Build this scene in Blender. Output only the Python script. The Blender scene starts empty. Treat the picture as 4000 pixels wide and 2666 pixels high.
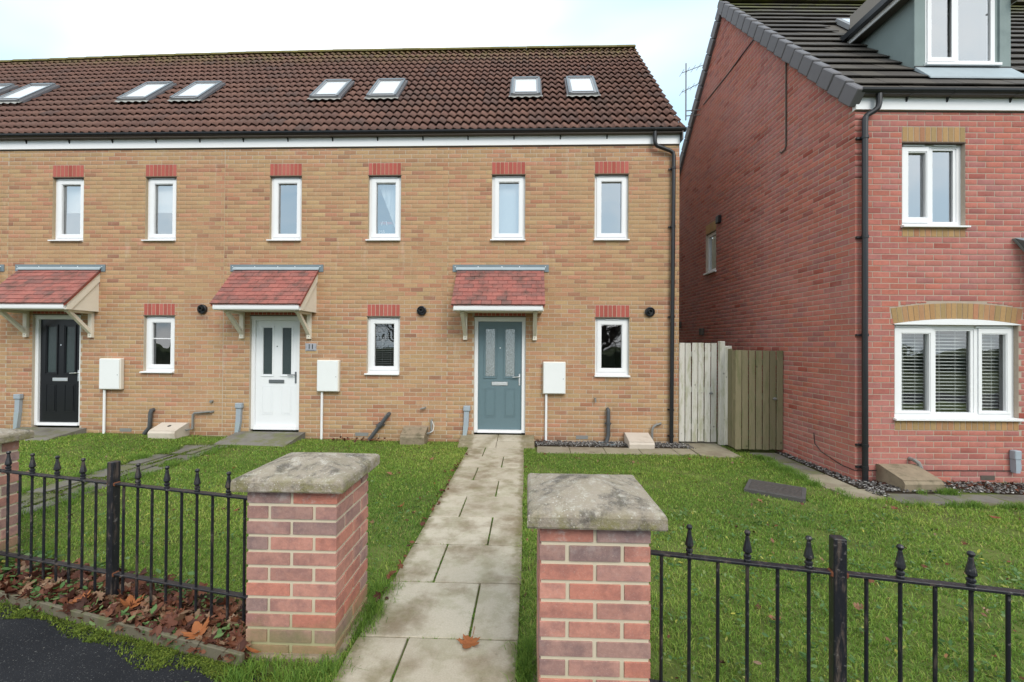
import bpy, math, random
import numpy as np
from mathutils import Matrix, Vector
random.seed(7); RNG = np.random.default_rng(7)
C = bpy.context.scene.collection
S = bpy.context.scene
rad = math.radians

# ------------------------------------------------------------------ camera, world, sun, exposure
CAM = (0.47333, -7.77334, 1.58291)
def _camera():
    yaw, pitch, roll = 0.0329635, 0.0074091, 0.0065401
    r = Vector((math.cos(yaw), math.sin(yaw), 0)); fw = Vector((-math.sin(yaw), math.cos(yaw), 0)); up = Vector((0, 0, 1))
    f2 = fw*math.cos(pitch) + up*math.sin(pitch); u2 = up*math.cos(pitch) - fw*math.sin(pitch)
    r3 = r*math.cos(roll) + u2*math.sin(roll); u3 = u2*math.cos(roll) - r*math.sin(roll)
    cam = bpy.data.cameras.new('camera'); o = bpy.data.objects.new('camera', cam); C.objects.link(o)
    m = Matrix((r3, u3, -f2)).transposed().to_4x4(); m.translation = CAM
    o.matrix_world = m
    cam.sensor_width = 36; cam.lens = 36*1708.2/4000; cam.clip_start = .05; cam.clip_end = 2000
    S.camera = o
_camera()
SUN_EL, SUN_AZ = rad(38), rad(155)          # azimuth clockwise from +Y (north)
def _world():
    w = bpy.data.worlds.new('World'); S.world = w; w.use_nodes = True
    nt = w.node_tree; N = nt.nodes; L = nt.links
    for n in list(N): N.remove(n)
    out = N.new('ShaderNodeOutputWorld'); bg = N.new('ShaderNodeBackground'); bg.inputs[1].default_value = .1
    sky = N.new('ShaderNodeTexSky'); sky.sky_type = 'NISHITA'; sky.sun_disc = False
    sky.sun_elevation = SUN_EL; sky.sun_rotation = SUN_AZ; sky.air_density = 1.2; sky.dust_density = 1.5; sky.ozone_density = 2
    tc = N.new('ShaderNodeTexCoord'); sp = N.new('ShaderNodeSeparateXYZ'); L.new(tc.outputs['Generated'], sp.inputs[0])
    def math_(op, a, b):
        m = N.new('ShaderNodeMath'); m.operation = op
        for i, v in enumerate((a, b)):
            if isinstance(v, (int, float)): m.inputs[i].default_value = v
            else: L.new(v, m.inputs[i])
        return m.outputs[0]
    den = math_('ADD', math_('MAXIMUM', sp.outputs[2], 0.0), .32)
    cx = N.new('ShaderNodeCombineXYZ'); L.new(math_('DIVIDE', sp.outputs[0], den), cx.inputs[0]); L.new(math_('DIVIDE', sp.outputs[1], den), cx.inputs[1])
    mp = N.new('ShaderNodeMapping'); mp.inputs['Rotation'].default_value = (0, 0, rad(35)); mp.inputs['Scale'].default_value = (.55, 1.25, 1); mp.inputs['Location'].default_value = (22.868, .063, 0)
    L.new(cx.outputs[0], mp.inputs[0])
    nz = N.new('ShaderNodeTexNoise'); nz.inputs['Scale'].default_value = .95; nz.inputs['Detail'].default_value = 4; nz.inputs['Roughness'].default_value = .5; nz.inputs['Distortion'].default_value = .4
    L.new(mp.outputs[0], nz.inputs[0])
    mr = N.new('ShaderNodeMapRange'); mr.interpolation_type = 'SMOOTHSTEP'
    mr.inputs[1].default_value = .34; mr.inputs[2].default_value = .66; mr.inputs[3].default_value = 0; mr.inputs[4].default_value = 1
    L.new(nz.outputs[0], mr.inputs[0])
    mx = N.new('ShaderNodeMix'); mx.data_type = 'RGBA'; L.new(mr.outputs[0], mx.inputs[0])
    veil = N.new('ShaderNodeMix'); veil.data_type = 'RGBA'; veil.inputs[0].default_value = .8; L.new(sky.outputs[0], veil.inputs[6]); veil.inputs[7].default_value = (5.3, 7.5, 9.2, 1)   # thin high haze over the blue
    L.new(veil.outputs[2], mx.inputs[6]); mx.inputs[7].default_value = (10.8, 10.9, 10.9, 1)
    L.new(mx.outputs[2], bg.inputs[0]); L.new(bg.outputs[0], out.inputs[0])
_world()
def _sun():
    l = bpy.data.lights.new('sun', 'SUN'); l.energy = 1.3; l.angle = rad(26); l.color = (1, .955, .89)
    o = bpy.data.objects.new('sun', l); C.objects.link(o)
    d = Vector((math.sin(SUN_AZ)*math.cos(SUN_EL), math.cos(SUN_AZ)*math.cos(SUN_EL), math.sin(SUN_EL)))
    o.rotation_euler = d.to_track_quat('Z', 'Y').to_euler(); o.location = d*30
_sun()
S.view_settings.view_transform = 'Standard'; S.view_settings.look = 'None'
S.view_settings.exposure = .6; S.view_settings.gamma = 1; S.view_settings.use_curve_mapping = False
S.render.engine = 'CYCLES'
S.cycles.max_bounces = 6; S.cycles.diffuse_bounces = 3; S.cycles.glossy_bounces = 3; S.cycles.transparent_max_bounces = 10
S.cycles.caustics_reflective = False; S.cycles.caustics_refractive = False

# ------------------------------------------------------------------ materials
class NT:
    def __init__(s, name):
        s.m = bpy.data.materials.new(name); s.m.use_nodes = True
        s.t = s.m.node_tree; s.N = s.t.nodes; s.L = s.t.links
        s.b = s.N['Principled BSDF']
        s.geo = s.N.new('ShaderNodeNewGeometry')
    def n(s, kind): return s.N.new('ShaderNode'+kind)
    def link(s, v, sock):
        if isinstance(v, (int, float)): sock.default_value = v
        elif isinstance(v, tuple): sock.default_value = (*v, 1) if len(v) == 3 else v
        else: s.L.new(v, sock)
    def mth(s, op, a, b=0.0, clamp=False):
        m = s.n('Math'); m.operation = op; m.use_clamp = clamp
        s.link(a, m.inputs[0]); s.link(b, m.inputs[1]); return m.outputs[0]
    def mix(s, f, a, b, mode='MIX'):
        m = s.n('Mix'); m.data_type = 'RGBA'; m.blend_type = mode
        s.link(f, m.inputs[0]); s.link(a, m.inputs[6]); s.link(b, m.inputs[7]); return m.outputs[2]
    def noise(s, scale, detail=3, rough=.55, vec=None, stretch=None):
        q = s.n('TexNoise'); q.inputs['Scale'].default_value = scale; q.inputs['Detail'].default_value = detail; q.inputs['Roughness'].default_value = rough
        v = vec or s.geo.outputs['Position']
        if stretch:
            mp = s.n('Mapping'); mp.inputs['Scale'].default_value = stretch; s.L.new(v, mp.inputs[0]); v = mp.outputs[0]
        s.L.new(v, q.inputs[0]); return q.outputs[0]
    def rng(s, v, a, b, c=0., d=1.):
        m = s.n('MapRange'); m.interpolation_type = 'SMOOTHSTEP'
        s.link(v, m.inputs[0]); m.inputs[1].default_value = a; m.inputs[2].default_value = b; m.inputs[3].default_value = c; m.inputs[4].default_value = d
        return m.outputs[0]
    def ramp(s, v, stops, const=False):
        r = s.n('ValToRGB'); e = r.color_ramp.elements
        if const: r.color_ramp.interpolation = 'CONSTANT'
        while len(e) < len(stops): e.new(.5)
        for i, (p, c) in enumerate(stops): e[i].position = p; e[i].color = (*c, 1)
        s.link(v, r.inputs[0]); return r.outputs[0]
    def zc(s):
        q = s.n('SeparateXYZ'); s.L.new(s.geo.outputs['Position'], q.inputs[0]); return q.outputs
    def orand(s): return s.n('ObjectInfo').outputs['Random']
    def irand(s): return s.geo.outputs['Random Per Island']
    def bump(s, h, strength=.3, dist=.01):
        b = s.n('Bump'); b.inputs['Strength'].default_value = strength; b.inputs['Distance'].default_value = dist
        s.link(h, b.inputs['Height']); s.L.new(b.outputs[0], s.b.inputs['Normal'])
    def done(s, col, rough=.6, spec=.3, metal=0.):
        s.link(col, s.b.inputs['Base Color']); s.link(rough, s.b.inputs['Roughness'])
        s.b.inputs['Specular IOR Level'].default_value = spec; s.b.inputs['Metallic'].default_value = metal
        return s.m
def hsv(c, k): return tuple(min(1, max(0, x*k)) for x in c)
def plain(name, col, rough=.5, var=.12, scale=6, spec=.3, metal=0., bump=0., dirt=None, dirtamt=0.):
    t = NT(name); f = t.noise(scale, 4)
    c = t.mix(f, hsv(col, 1-var), hsv(col, 1+var))
    if dirt:
        d = t.rng(t.noise(scale*.7, 6, .65), .5, .72, 0, dirtamt); c = t.mix(d, c, dirt)
    if bump: t.bump(t.noise(scale*12, 3), bump)
    return t.done(c, rough, spec, metal)
def brickmat(name, stops, island=False, fine=.16, patch=None, moss=False, smear=.0, per_lum=.1, streak=0., blotch=0.):
    t = NT(name); r = t.irand() if island else t.orand()
    c = t.ramp(r, stops)
    r2 = t.mth('FRACT', t.mth('MULTIPLY', r, 37.7))
    c = t.mix(1.0, c, t.ramp(r2, [(0, (1-per_lum,)*3), (1, (1+per_lum,)*3)]), 'MULTIPLY')
    if patch:
        c = t.mix(t.rng(t.noise(.9, 3, .6, stretch=(.6, 1, 1.6)), .42, .66, 0, patch[1]), c, patch[0])
    f = t.noise(38, 5, .65)
    c = t.mix(1.0, c, t.ramp(f, [(.2, (1-fine,)*3), (.8, (1+fine,)*3)]), 'MULTIPLY')
    if smear:
        c = t.mix(t.rng(t.noise(5, 5, .7), .58, .8, 0, smear), c, (.55, .52, .48))
    if blotch:
        c = t.mix(t.rng(t.noise(7, 5, .65), .42, .66, 0, blotch), c, t.mix(1.0, c, (.62, .66, .74), 'MULTIPLY')); c = t.mix(t.rng(t.noise(160, 3, .7), .58, .72, 0, blotch*.6), c, (.52, .42, .38))
    if streak:
        k = t.mth('ADD', t.rng(t.zc()[2], -.15, .3, .7, 0), t.mth('MULTIPLY', t.mth('SUBTRACT', t.noise(6, 5, .7), .5), .9), True); c = t.mix(t.rng(k, .3, .9, 0, .45), c, (.2, .125, .075))
        c = t.mix(t.rng(t.noise(3.2, 5, .7, stretch=(2.2, 2.2, .35)), .56, .74, 0, streak), c, (.6, .53, .44)); c = t.mix(t.rng(t.noise(2.1, 5, .7, stretch=(2.6, 2.6, .3)), .58, .76, 0, streak), c, (.2, .14, .09))
    if moss:
        z = t.zc()[2]
        k = t.mth('ADD', t.rng(z, -.12, .24, .85, 0), t.mth('MULTIPLY', t.mth('SUBTRACT', t.noise(11, 4), .5), .9), True)
        c = t.mix(t.rng(k, .3, .85, 0, .62), c, (.17, .185, .07))
        wh = t.mth('MULTIPLY', t.rng(z, .62, .78, 0, 1), t.rng(t.noise(16, 5, .7), .5, .68))
        c = t.mix(t.mth('MULTIPLY', wh, .6), c, (.55, .5, .47))
    t.bump(t.noise(90, 4, .6), .35, .004)
    return t.done(c, .85, .2)
TAN = [(0, (.40, .19, .115)), (.18, (.43, .245, .14)), (.4, (.42, .275, .15)), (.6, (.44, .21, .135)), (.8, (.44, .30, .16)), (.95, (.36, .19, .115)), (1, (.30, .15, .10))]
tan_p = (.435, .29, .155)
M = {}
M['tan_brick'] = brickmat('tan brick', TAN, False, .17, (tan_p, .6), streak=.3)
M['tan_brick_mass'] = brickmat('tan brick mass', TAN, True, .17, (tan_p, .6), streak=.3)
REDB = [(0, (.41, .14, .10)), (.35, (.45, .155, .115)), (.7, (.41, .15, .125)), (.88, (.35, .145, .13)), (1, (.31, .075, .052))]
M['red_brick'] = brickmat('red house brick', REDB, False, .12, ((.43, .20, .18), .5), smear=.12, blotch=.3)
M['red_brick_mass'] = brickmat('red house brick mass', REDB, True, .12, ((.43, .20, .18), .5), smear=.12, blotch=.3)
M['soldier_red'] = brickmat('red soldier brick', [(0, (.37, .09, .07)), (1, (.43, .13, .105))], False, .1)
M['soldier_tan'] = brickmat('buff soldier brick', [(0, (.40, .235, .11)), (.6, (.36, .25, .12)), (1, (.40, .19, .11))], False, .12)
PIL = [(0, (.54, .27, .21)), (.3, (.49, .195, .14)), (.45, (.40, .235, .195)), (.62, (.30, .20, .18)), (.8, (.50, .24, .185)), (1, (.33, .225, .205))]
M['pillar_brick'] = brickmat('pillar brick', PIL, False, .2, moss=True, smear=.22, per_lum=.06, blotch=.8)
def mortar(name, low, mid):
    t = NT(name); z = t.zc()[2]
    k = t.mth('SUBTRACT', t.rng(z, 2.25, 2.45), t.rng(z, 4.78, 4.86))
    c = t.mix(t.mth('MAXIMUM', k, 0.), low, mid)
    c = t.mix(t.noise(30, 4), c, t.mix(1.0, c, (.8, .8, .8), 'MULTIPLY'))
    t.bump(t.noise(120), .3, .003); return t.done(c, .95, .1)
M['tan_mortar'] = mortar('pale mortar', (.54, .46, .36), (.48, .37, .245))
M['red_mortar'] = plain('grey mortar', (.42, .345, .28), .95, .15, 20, .1)
t = NT('pillar mortar'); z = t.zc()[2]
M['pillar_mortar'] = t.done(t.mix(t.mth('ADD', t.rng(z, -.10, .24, .7, 0.0), t.mth('MULTIPLY', t.noise(14), .1)), (.62, .55, .42), (.29, .29, .13)), .95, .1)
# roof tiles
def tilemat(name, stops, moss=(.17, .15, .045), ridge_z=None, grime=.35, fine=.18, ob=True, gs=(1.3, .45, .75)):
    t = NT(name); c = t.ramp(t.orand() if ob else t.irand(), stops)
    c = t.mix(1.0, c, t.ramp(t.noise(28, 5, .7), [(.2, (1-fine,)*3), (.8, (1+fine,)*3)]), 'MULTIPLY')
    c = t.mix(t.rng(t.noise(gs[0], 6, .7), gs[1], gs[2], 0, grime), c, (.075, .065, .055))
    if ridge_z:
        k = t.mth('MULTIPLY', t.rng(t.zc()[2], ridge_z-.9, ridge_z, 0, 1), t.rng(t.noise(3.5, 5, .7), .38, .66))
        c = t.mix(t.mth('MULTIPLY', k, .75), c, moss)
    t.bump(t.noise(60, 4), .4, .004)
    return t.done(c, .75, .3)
M['pantile'] = tilemat('brown pantile', [(0, (.125, .066, .052)), (.4, (.15, .078, .06)), (.75, (.17, .088, .066)), (1, (.11, .066, .056))], ridge_z=9.1)
M['flat_tile'] = tilemat('dark flat tile', [(0, (.062, .055, .05)), (.5, (.08, .07, .06)), (1, (.09, .08, .068))], moss=(.13, .14, .025), ridge_z=8.7)
M['ridge_moss'] = plain('mossy ridge tile', (.14, .125, .05), .9, .35, 9, .2, bump=.5, dirt=(.2, .18, .04), dirtamt=.8)
M['canopy_tile'] = tilemat('red canopy tile', [(0, (.30, .105, .088)), (.5, (.35, .128, .105)), (.8, (.28, .115, .098)), (1, (.21, .10, .088))], grime=.72, fine=.22, gs=(4.2, .42, .70))
M['frame_grey'] = plain('rooflight frame', (.25, .255, .265), .45, .08, 6, .4)
M['verge_red'] = plain('red verge strip', (.30, .075, .055), .6)
M['verge_cap'] = plain('grey verge cap', (.145, .14, .148), .6, .12, 7)
M['white_upvc'] = plain('white plastic', (.80, .81, .82), .35, .025, 2, .4)
M['cream'] = plain('cream painted board', (.74, .69, .585), .5, .05, 4, .3, dirt=(.5, .47, .38), dirtamt=.25)
M['lead'] = plain('lead flashing', (.17, .215, .24), .55, .15, 9, .4)
M['lead_pale'] = plain('pale lead apron', (.33, .39, .42), .5, .12, 6, .4)
M['apron_grey'] = plain('grey apron', (.30, .30, .28), .6, .15, 9, .3)
M['black_plastic'] = plain('black plastic', (.014, .015, .018), .35, .2, 5, .5)
M['grey_plastic'] = plain('dark grey pipe', (.07, .075, .08), .5, .15, 8, .4)
M['gas_grey'] = plain('grey metal pipe', (.22, .22, .21), .5, .2, 12, .4)
M['duct_grey'] = plain('blue grey duct', (.33, .38, .43), .5, .08, 6, .3)
M['meter_white'] = plain('meter box white', (.77, .79, .79), .45, .02, 3, .3)
M['meter_cream'] = plain('meter box cream rim', (.72, .68, .6), .5, .04, 5, .3)
M['door_grey'] = plain('grey green door', (.125, .19, .215), .35, .04, 12, .4)
M['door_white'] = plain('white door', (.78, .80, .82), .35, .02, 6, .4)
M['door_black'] = plain('black door', (.010, .011, .014), .3, .1, 8, .4)
M['chrome'] = plain('chrome', (.92, .93, .95), .38, .02, 6, .5, 1.)
M['satin'] = plain('satin grey metal', (.2, .22, .23), .4, .05, 8, .5, .6)
M['steel_lintel'] = plain('rusty steel lintel', (.085, .06, .045), .8, .3, 20)
M['render_green'] = plain('grey green render', (.235, .29, .285), .8, .1, 3, .2, bump=.2, dirt=(.15, .19, .19), dirtamt=.5)
M['dark_trim'] = plain('dark trim', (.03, .032, .033), .5, .2, 8)
M['soffit_shade'] = plain('brown soffit', (.10, .085, .07), .7)  # brown for the painted eave shade strips, also dormer soffit, vents and pipe
M['interior'] = plain('room wall', (.30, .27, .24), .9, .05, 2)
M['blind_white'] = plain('white blind fabric', (.78, .79, .80), .7, .03, 5)
M['slat_white'] = plain('white slat', (.74, .73, .71), .5, .03, 5)
M['slat_dark'] = plain('grey slat', (.26, .26, .26), .5, .05, 5)
M['curtain'] = plain('beige curtain', (.36, .32, .27), .9, .12, 8)
M['iron'] = None
t = NT('black painted iron'); k = t.rng(t.noise(5, 6, .7, stretch=(6, 6, 1)), .53, .66)
k2 = t.rng(t.noise(40, 3, .6), .62, .7)
c = t.mix(t.mth('MULTIPLY', k, .5), (.014, .015, .019), (.12, .085, .062)); c = t.mix(t.mth('MULTIPLY', k2, .5), c, (.18, .17, .16))
t.bump(t.noise(50, 4), .5, .003); M['iron'] = t.done(c, t.mix(k, (.38,)*3, (.8,)*3), .45)
M['rust'] = plain('rust', (.19, .075, .04), .9, .35, 40, .1, bump=.5)
def glassmat(name, lo, hi):
    t = NT(name); t.N.remove(t.b); out = t.N['Material Output']
    tr = t.n('BsdfTransparent'); gl = t.n('BsdfGlossy'); gl.inputs['Roughness'].default_value = .006
    gl.inputs['Color'].default_value = (.97, .99, 1, 1); tr.inputs['Color'].default_value = (.93, .95, .95, 1)
    fr = t.n('Fresnel'); fr.inputs[0].default_value = 1.5
    bm = t.n('Bump'); bm.inputs['Strength'].default_value = .14; bm.inputs['Distance'].default_value = .03; t.L.new(t.noise(2.5, 1), bm.inputs['Height']); t.L.new(bm.outputs[0], gl.inputs['Normal'])
    f = t.mth('MULTIPLY', t.mth('ADD', t.mth('MULTIPLY', fr.outputs[0], hi), lo, True), t.mth('SUBTRACT', 1.0, t.geo.outputs['Backfacing']))
    mx = t.n('MixShader'); t.L.new(f, mx.inputs[0]); t.L.new(tr.outputs[0], mx.inputs[1]); t.L.new(gl.outputs[0], mx.inputs[2]); t.L.new(mx.outputs[0], out.inputs[0])
    return t.m
M['glass'] = glassmat('window glass', .36, 1.6)
M['glass_low'] = glassmat('clear window glass', .12, 1.4)
t = NT('obscure glass'); h = t.noise(95, 3, .6, stretch=(1, 1, .3)); t.bump(h, .55, .012)
M['obscure'] = t.done(t.mix(h, (.24, .28, .29), (.55, .59, .60)), .14, .9, .5)
t = NT('dark obscure glass'); h = t.noise(60, 3, .6, stretch=(1, 1, .3)); t.bump(h, .25, .006)
M['obscure_dark'] = t.done(t.mix(h, (.035, .05, .055), (.06, .08, .08)), .22, .5)
M['skylight_glass'] = plain('skylight glass', (.66, .69, .71), .04, .05, 3, .9)  # pale base colour stands in for sky mirrored in the rooflights
# stone, ground
t = NT('lichen coping stone')
c = t.mix(t.noise(5, 6, .65), (.22, .185, .14), (.40, .35, .285))
c = t.mix(t.rng(t.noise(7, 8, .72), .47, .63, 0, .85), c, (.10, .09, .08)); c = t.mix(t.rng(t.noise(17, 6, .75), .5, .66, 0, .6), c, (.5, .47, .41))
zz = t.zc()[2]
g = t.mth('MULTIPLY', t.rng(zz, .80, .88, 1, .12), t.rng(t.noise(13, 5, .7), .4, .62))
c = t.mix(t.mth('MULTIPLY', g, .75), c, (.20, .19, .06))
vo = t.n('TexVoronoi'); vo.inputs['Scale'].default_value = 55; t.L.new(t.geo.outputs['Position'], vo.inputs[0])
sp = t.mth('MULTIPLY', t.rng(vo.outputs[0], .14, .26, 1, 0), t.rng(t.noise(8, 3), .46, .56))
c = t.mix(t.mth('MULTIPLY', sp, .55), c, (.6, .58, .52))
c = t.mix(t.rng(t.noise(130, 3, .6), .55, .75, 0, .35), c, (.62, .6, .55))
t.bump(t.noise(70, 5, .7), .7, .008); M['coping'] = t.done(c, .92, .15)
def slabmat(name, a, b, stain, amt, moss=0., edges=False):
    t = NT(name); c = t.mix(t.orand(), a, b)
    c = t.mix(t.rng(t.noise(3.2, 5, .6), .42, .72, 0, amt), c, stain)
    c = t.mix(t.rng(t.noise(24, 5, .7), .6, .8, 0, .4), c, hsv(stain, .7))
    c = t.mix(1.0, c, t.ramp(t.noise(120, 3, .6), [(.25, (.88,)*3), (.75, (1.1,)*3)]), 'MULTIPLY')
    if edges:
        ax = t.mth('ABSOLUTE', t.mth('ADD', t.zc()[0], .015)); k = t.mth('ADD', t.rng(ax, .30, .47, 0, .75), t.mth('MULTIPLY', t.mth('SUBTRACT', t.noise(9, 5, .7), .5), 1.1), True)
        c = t.mix(t.rng(k, .3, .8, 0, .7), c, (.15, .125, .06))
    if moss: c = t.mix(t.rng(t.noise(4.5, 6, .7), .46, .62, 0, moss), c, (.13, .145, .035))
    t.bump(t.noise(80, 4), .3, .004); return t.done(c, .85, .2)
M['slab'] = slabmat('pale concrete slab', (.42, .375, .295), (.50, .455, .365), (.215, .17, .11), .9, .22, True)
M['slab_old'] = slabmat('dark worn slab', (.15, .145, .13), (.2, .19, .17), (.085, .075, .06), .6, .55)
M['slab_buff'] = slabmat('buff worn slab', (.33, .30, .22), (.29, .26, .2), (.17, .13, .09), .6, .15)
M['gasbox'] = plain('cream meter cover', (.56, .50, .43), .8, .08, 6, .2, bump=.2, dirt=(.33, .27, .2), dirtamt=.4)
M['gasbox_old'] = plain('weathered meter cover', (.27, .22, .155), .9, .3, 12, .2, bump=.5, dirt=(.11, .1, .06), dirtamt=.8)
t = NT('asphalt'); c = t.mix(t.noise(2.2, 5), (.010, .011, .014), (.030, .031, .035)); c = t.mix(t.rng(t.noise(120, 2), .63, .70), c, (.12, .12, .115)); c = t.mix(t.rng(t.noise(23, 3, .7), .69, .74), c, (.2, .19, .17))
t.bump(t.noise(190, 3), .8, .006); M['asphalt'] = t.done(c, .85, .12)
M['soil'] = plain('lawn soil', (.115, .145, .04), 1, .4, 4, .05, bump=.5, dirt=(.10, .085, .045), dirtamt=.7)
M['far_ground'] = plain('far ground', (.06, .075, .03), 1, .3, .8, .05)
M['dark_soil'] = plain('dark soil', (.045, .035, .026), 1, .35, 9, .05, bump=.6)
t = NT('gravel stone'); M['gravel'] = t.done(t.ramp(t.irand(), [(0, (.06, .055, .05)), (.5, (.14, .13, .125)), (.85, (.25, .24, .23)), (1, (.5, .49, .47))]), .85, .2)
def attrmat(name, stops, rough=.6, transl=0., spec=.25):
    t = NT(name); a = t.n('Attribute'); a.attribute_name = 'r'
    c = t.ramp(a.outputs['Fac'], stops)
    m = t.done(c, rough, spec)
    if transl:
        tl = t.n('BsdfTranslucent'); t.L.new(c, tl.inputs[0]); mx = t.n('MixShader'); mx.inputs[0].default_value = transl
        t.L.new(t.b.outputs[0], mx.inputs[1]); t.L.new(tl.outputs[0], mx.inputs[2]); t.L.new(mx.outputs[0], t.N['Material Output'].inputs[0])
    return m
M['grass'] = attrmat('grass blade', [(0, (.09, .19, .035)), (.4, (.195, .33, .055)), (.75, (.29, .41, .075)), (.93, (.42, .47, .12)), (1, (.55, .47, .2))], .6, .4)
M['moss'] = attrmat('moss', [(0, (.05, .075, .012)), (.6, (.10, .15, .018)), (1, (.19, .23, .035))], .8, .1)
M['weed'] = attrmat('weed leaf', [(0, (.05, .12, .03)), (.6, (.10, .19, .06)), (.9, (.17, .24, .09)), (1, (.42, .40, .07))], .5, .2)
M['dead_leaf'] = attrmat('dead leaf', [(0, (.05, .018, .012)), (.35, (.11, .035, .018)), (.6, (.17, .06, .028)), (.8, (.22, .13, .075)), (.95, (.3, .2, .13)), (1, (.42, .15, .03))], .6, .12, .35)
t = NT('fallen leaf'); M['leaf'] = t.done(t.mix(t.noise(60, 4), t.ramp(t.orand(), [(0, (.14, .045, .02)), (.4, (.26, .08, .025)), (.7, (.33, .11, .03)), (1, (.25, .17, .1))]), (.2, .08, .04)), .6, .3)
t = NT('orange leaf'); M['leaf_orange'] = t.done(t.mix(t.noise(30, 6, .7), (.36, .135, .045), (.2, .065, .028)), .7, .2)
def woodmat(name, a, b, green, amt):
    t = NT(name); g = t.noise(14, 5, .65, stretch=(9, 9, .5)); c = t.mix(g, a, b)
    c = t.mix(1.0, c, t.ramp(t.orand(), [(0, (.82,)*3), (1, (1.12,)*3)]), 'MULTIPLY')
    c = t.mix(t.rng(t.noise(2.6, 5, .7, stretch=(4, 4, .9)), .46, .68, 0, amt), c, green)
    kn = t.n('TexVoronoi'); kn.inputs['Scale'].default_value = 5.5; t.L.new(t.geo.outputs['Position'], kn.inputs[0])
    c = t.mix(t.rng(kn.outputs[0], .05, .13, .75, 0), c, hsv(b, .35))
    t.bump(g, .4, .005); return t.done(c, .85, .2)
M['wood_grey'] = woodmat('silvered timber', (.66, .635, .575), (.54, .52, .47), (.34, .34, .2), .7)
M['wood_brown'] = woodmat('green brown timber', (.29, .255, .155), (.185, .165, .10), (.15, .155, .075), .75)
M['edging'] = woodmat('old edging timber', (.16, .14, .10), (.11, .10, .07), (.1, .12, .04), .6)
M['bark'] = plain('bark', (.06, .05, .04), .95, .3, 6)
M['hedge'] = attrmat('hedge leaf', [(0, (.04, .06, .03)), (.7, (.08, .10, .045)), (1, (.13, .14, .07))], .6)
t = NT('iron cover'); vo = t.n('TexVoronoi'); vo.inputs['Scale'].default_value = 26; t.L.new(t.geo.outputs['Position'], vo.inputs[0]); t.bump(vo.outputs[0], 1, .012)
M['cover'] = t.done(t.mix(t.noise(20, 4), (.05, .047, .045), (.085, .075, .07)), .6, .4)
M['cover_rim'] = plain('iron rim', (.085, .08, .078), .9, .3, 14, .2)
M['plate'] = plain('slate number plate', (.36, .37, .41), .5, .06, 10)
M['ink'] = plain('black lettering', (.01, .01, .012), .5, .05)
M['bag_blue'] = plain('blue bag', (.06, .16, .24), .6); M['bag_red'] = plain('red bag top', (.42, .05, .06), .6); M['print'] = plain('white print', (.8, .8, .8), .6, .02)
M['gable'] = None
t = NT('tan gable brick'); bt = t.n('TexBrick'); mp = t.n('Mapping'); mp.inputs['Rotation'].default_value = (rad(90), 0, rad(90)); t.L.new(t.geo.outputs['Position'], mp.inputs[0]); t.L.new(mp.outputs[0], bt.inputs[0])
bt.inputs['Color1'].default_value = (.42, .24, .115, 1); bt.inputs['Color2'].default_value = (.38, .2, .1, 1); bt.inputs['Mortar'].default_value = (.42, .34, .24, 1); bt.inputs['Scale'].default_value = 1
bt.inputs['Brick Width'].default_value = .225; bt.inputs['Row Height'].default_value = .075; bt.inputs['Mortar Size'].default_value = .005
M['gable'] = t.done(bt.outputs[0], .9, .2)

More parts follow.
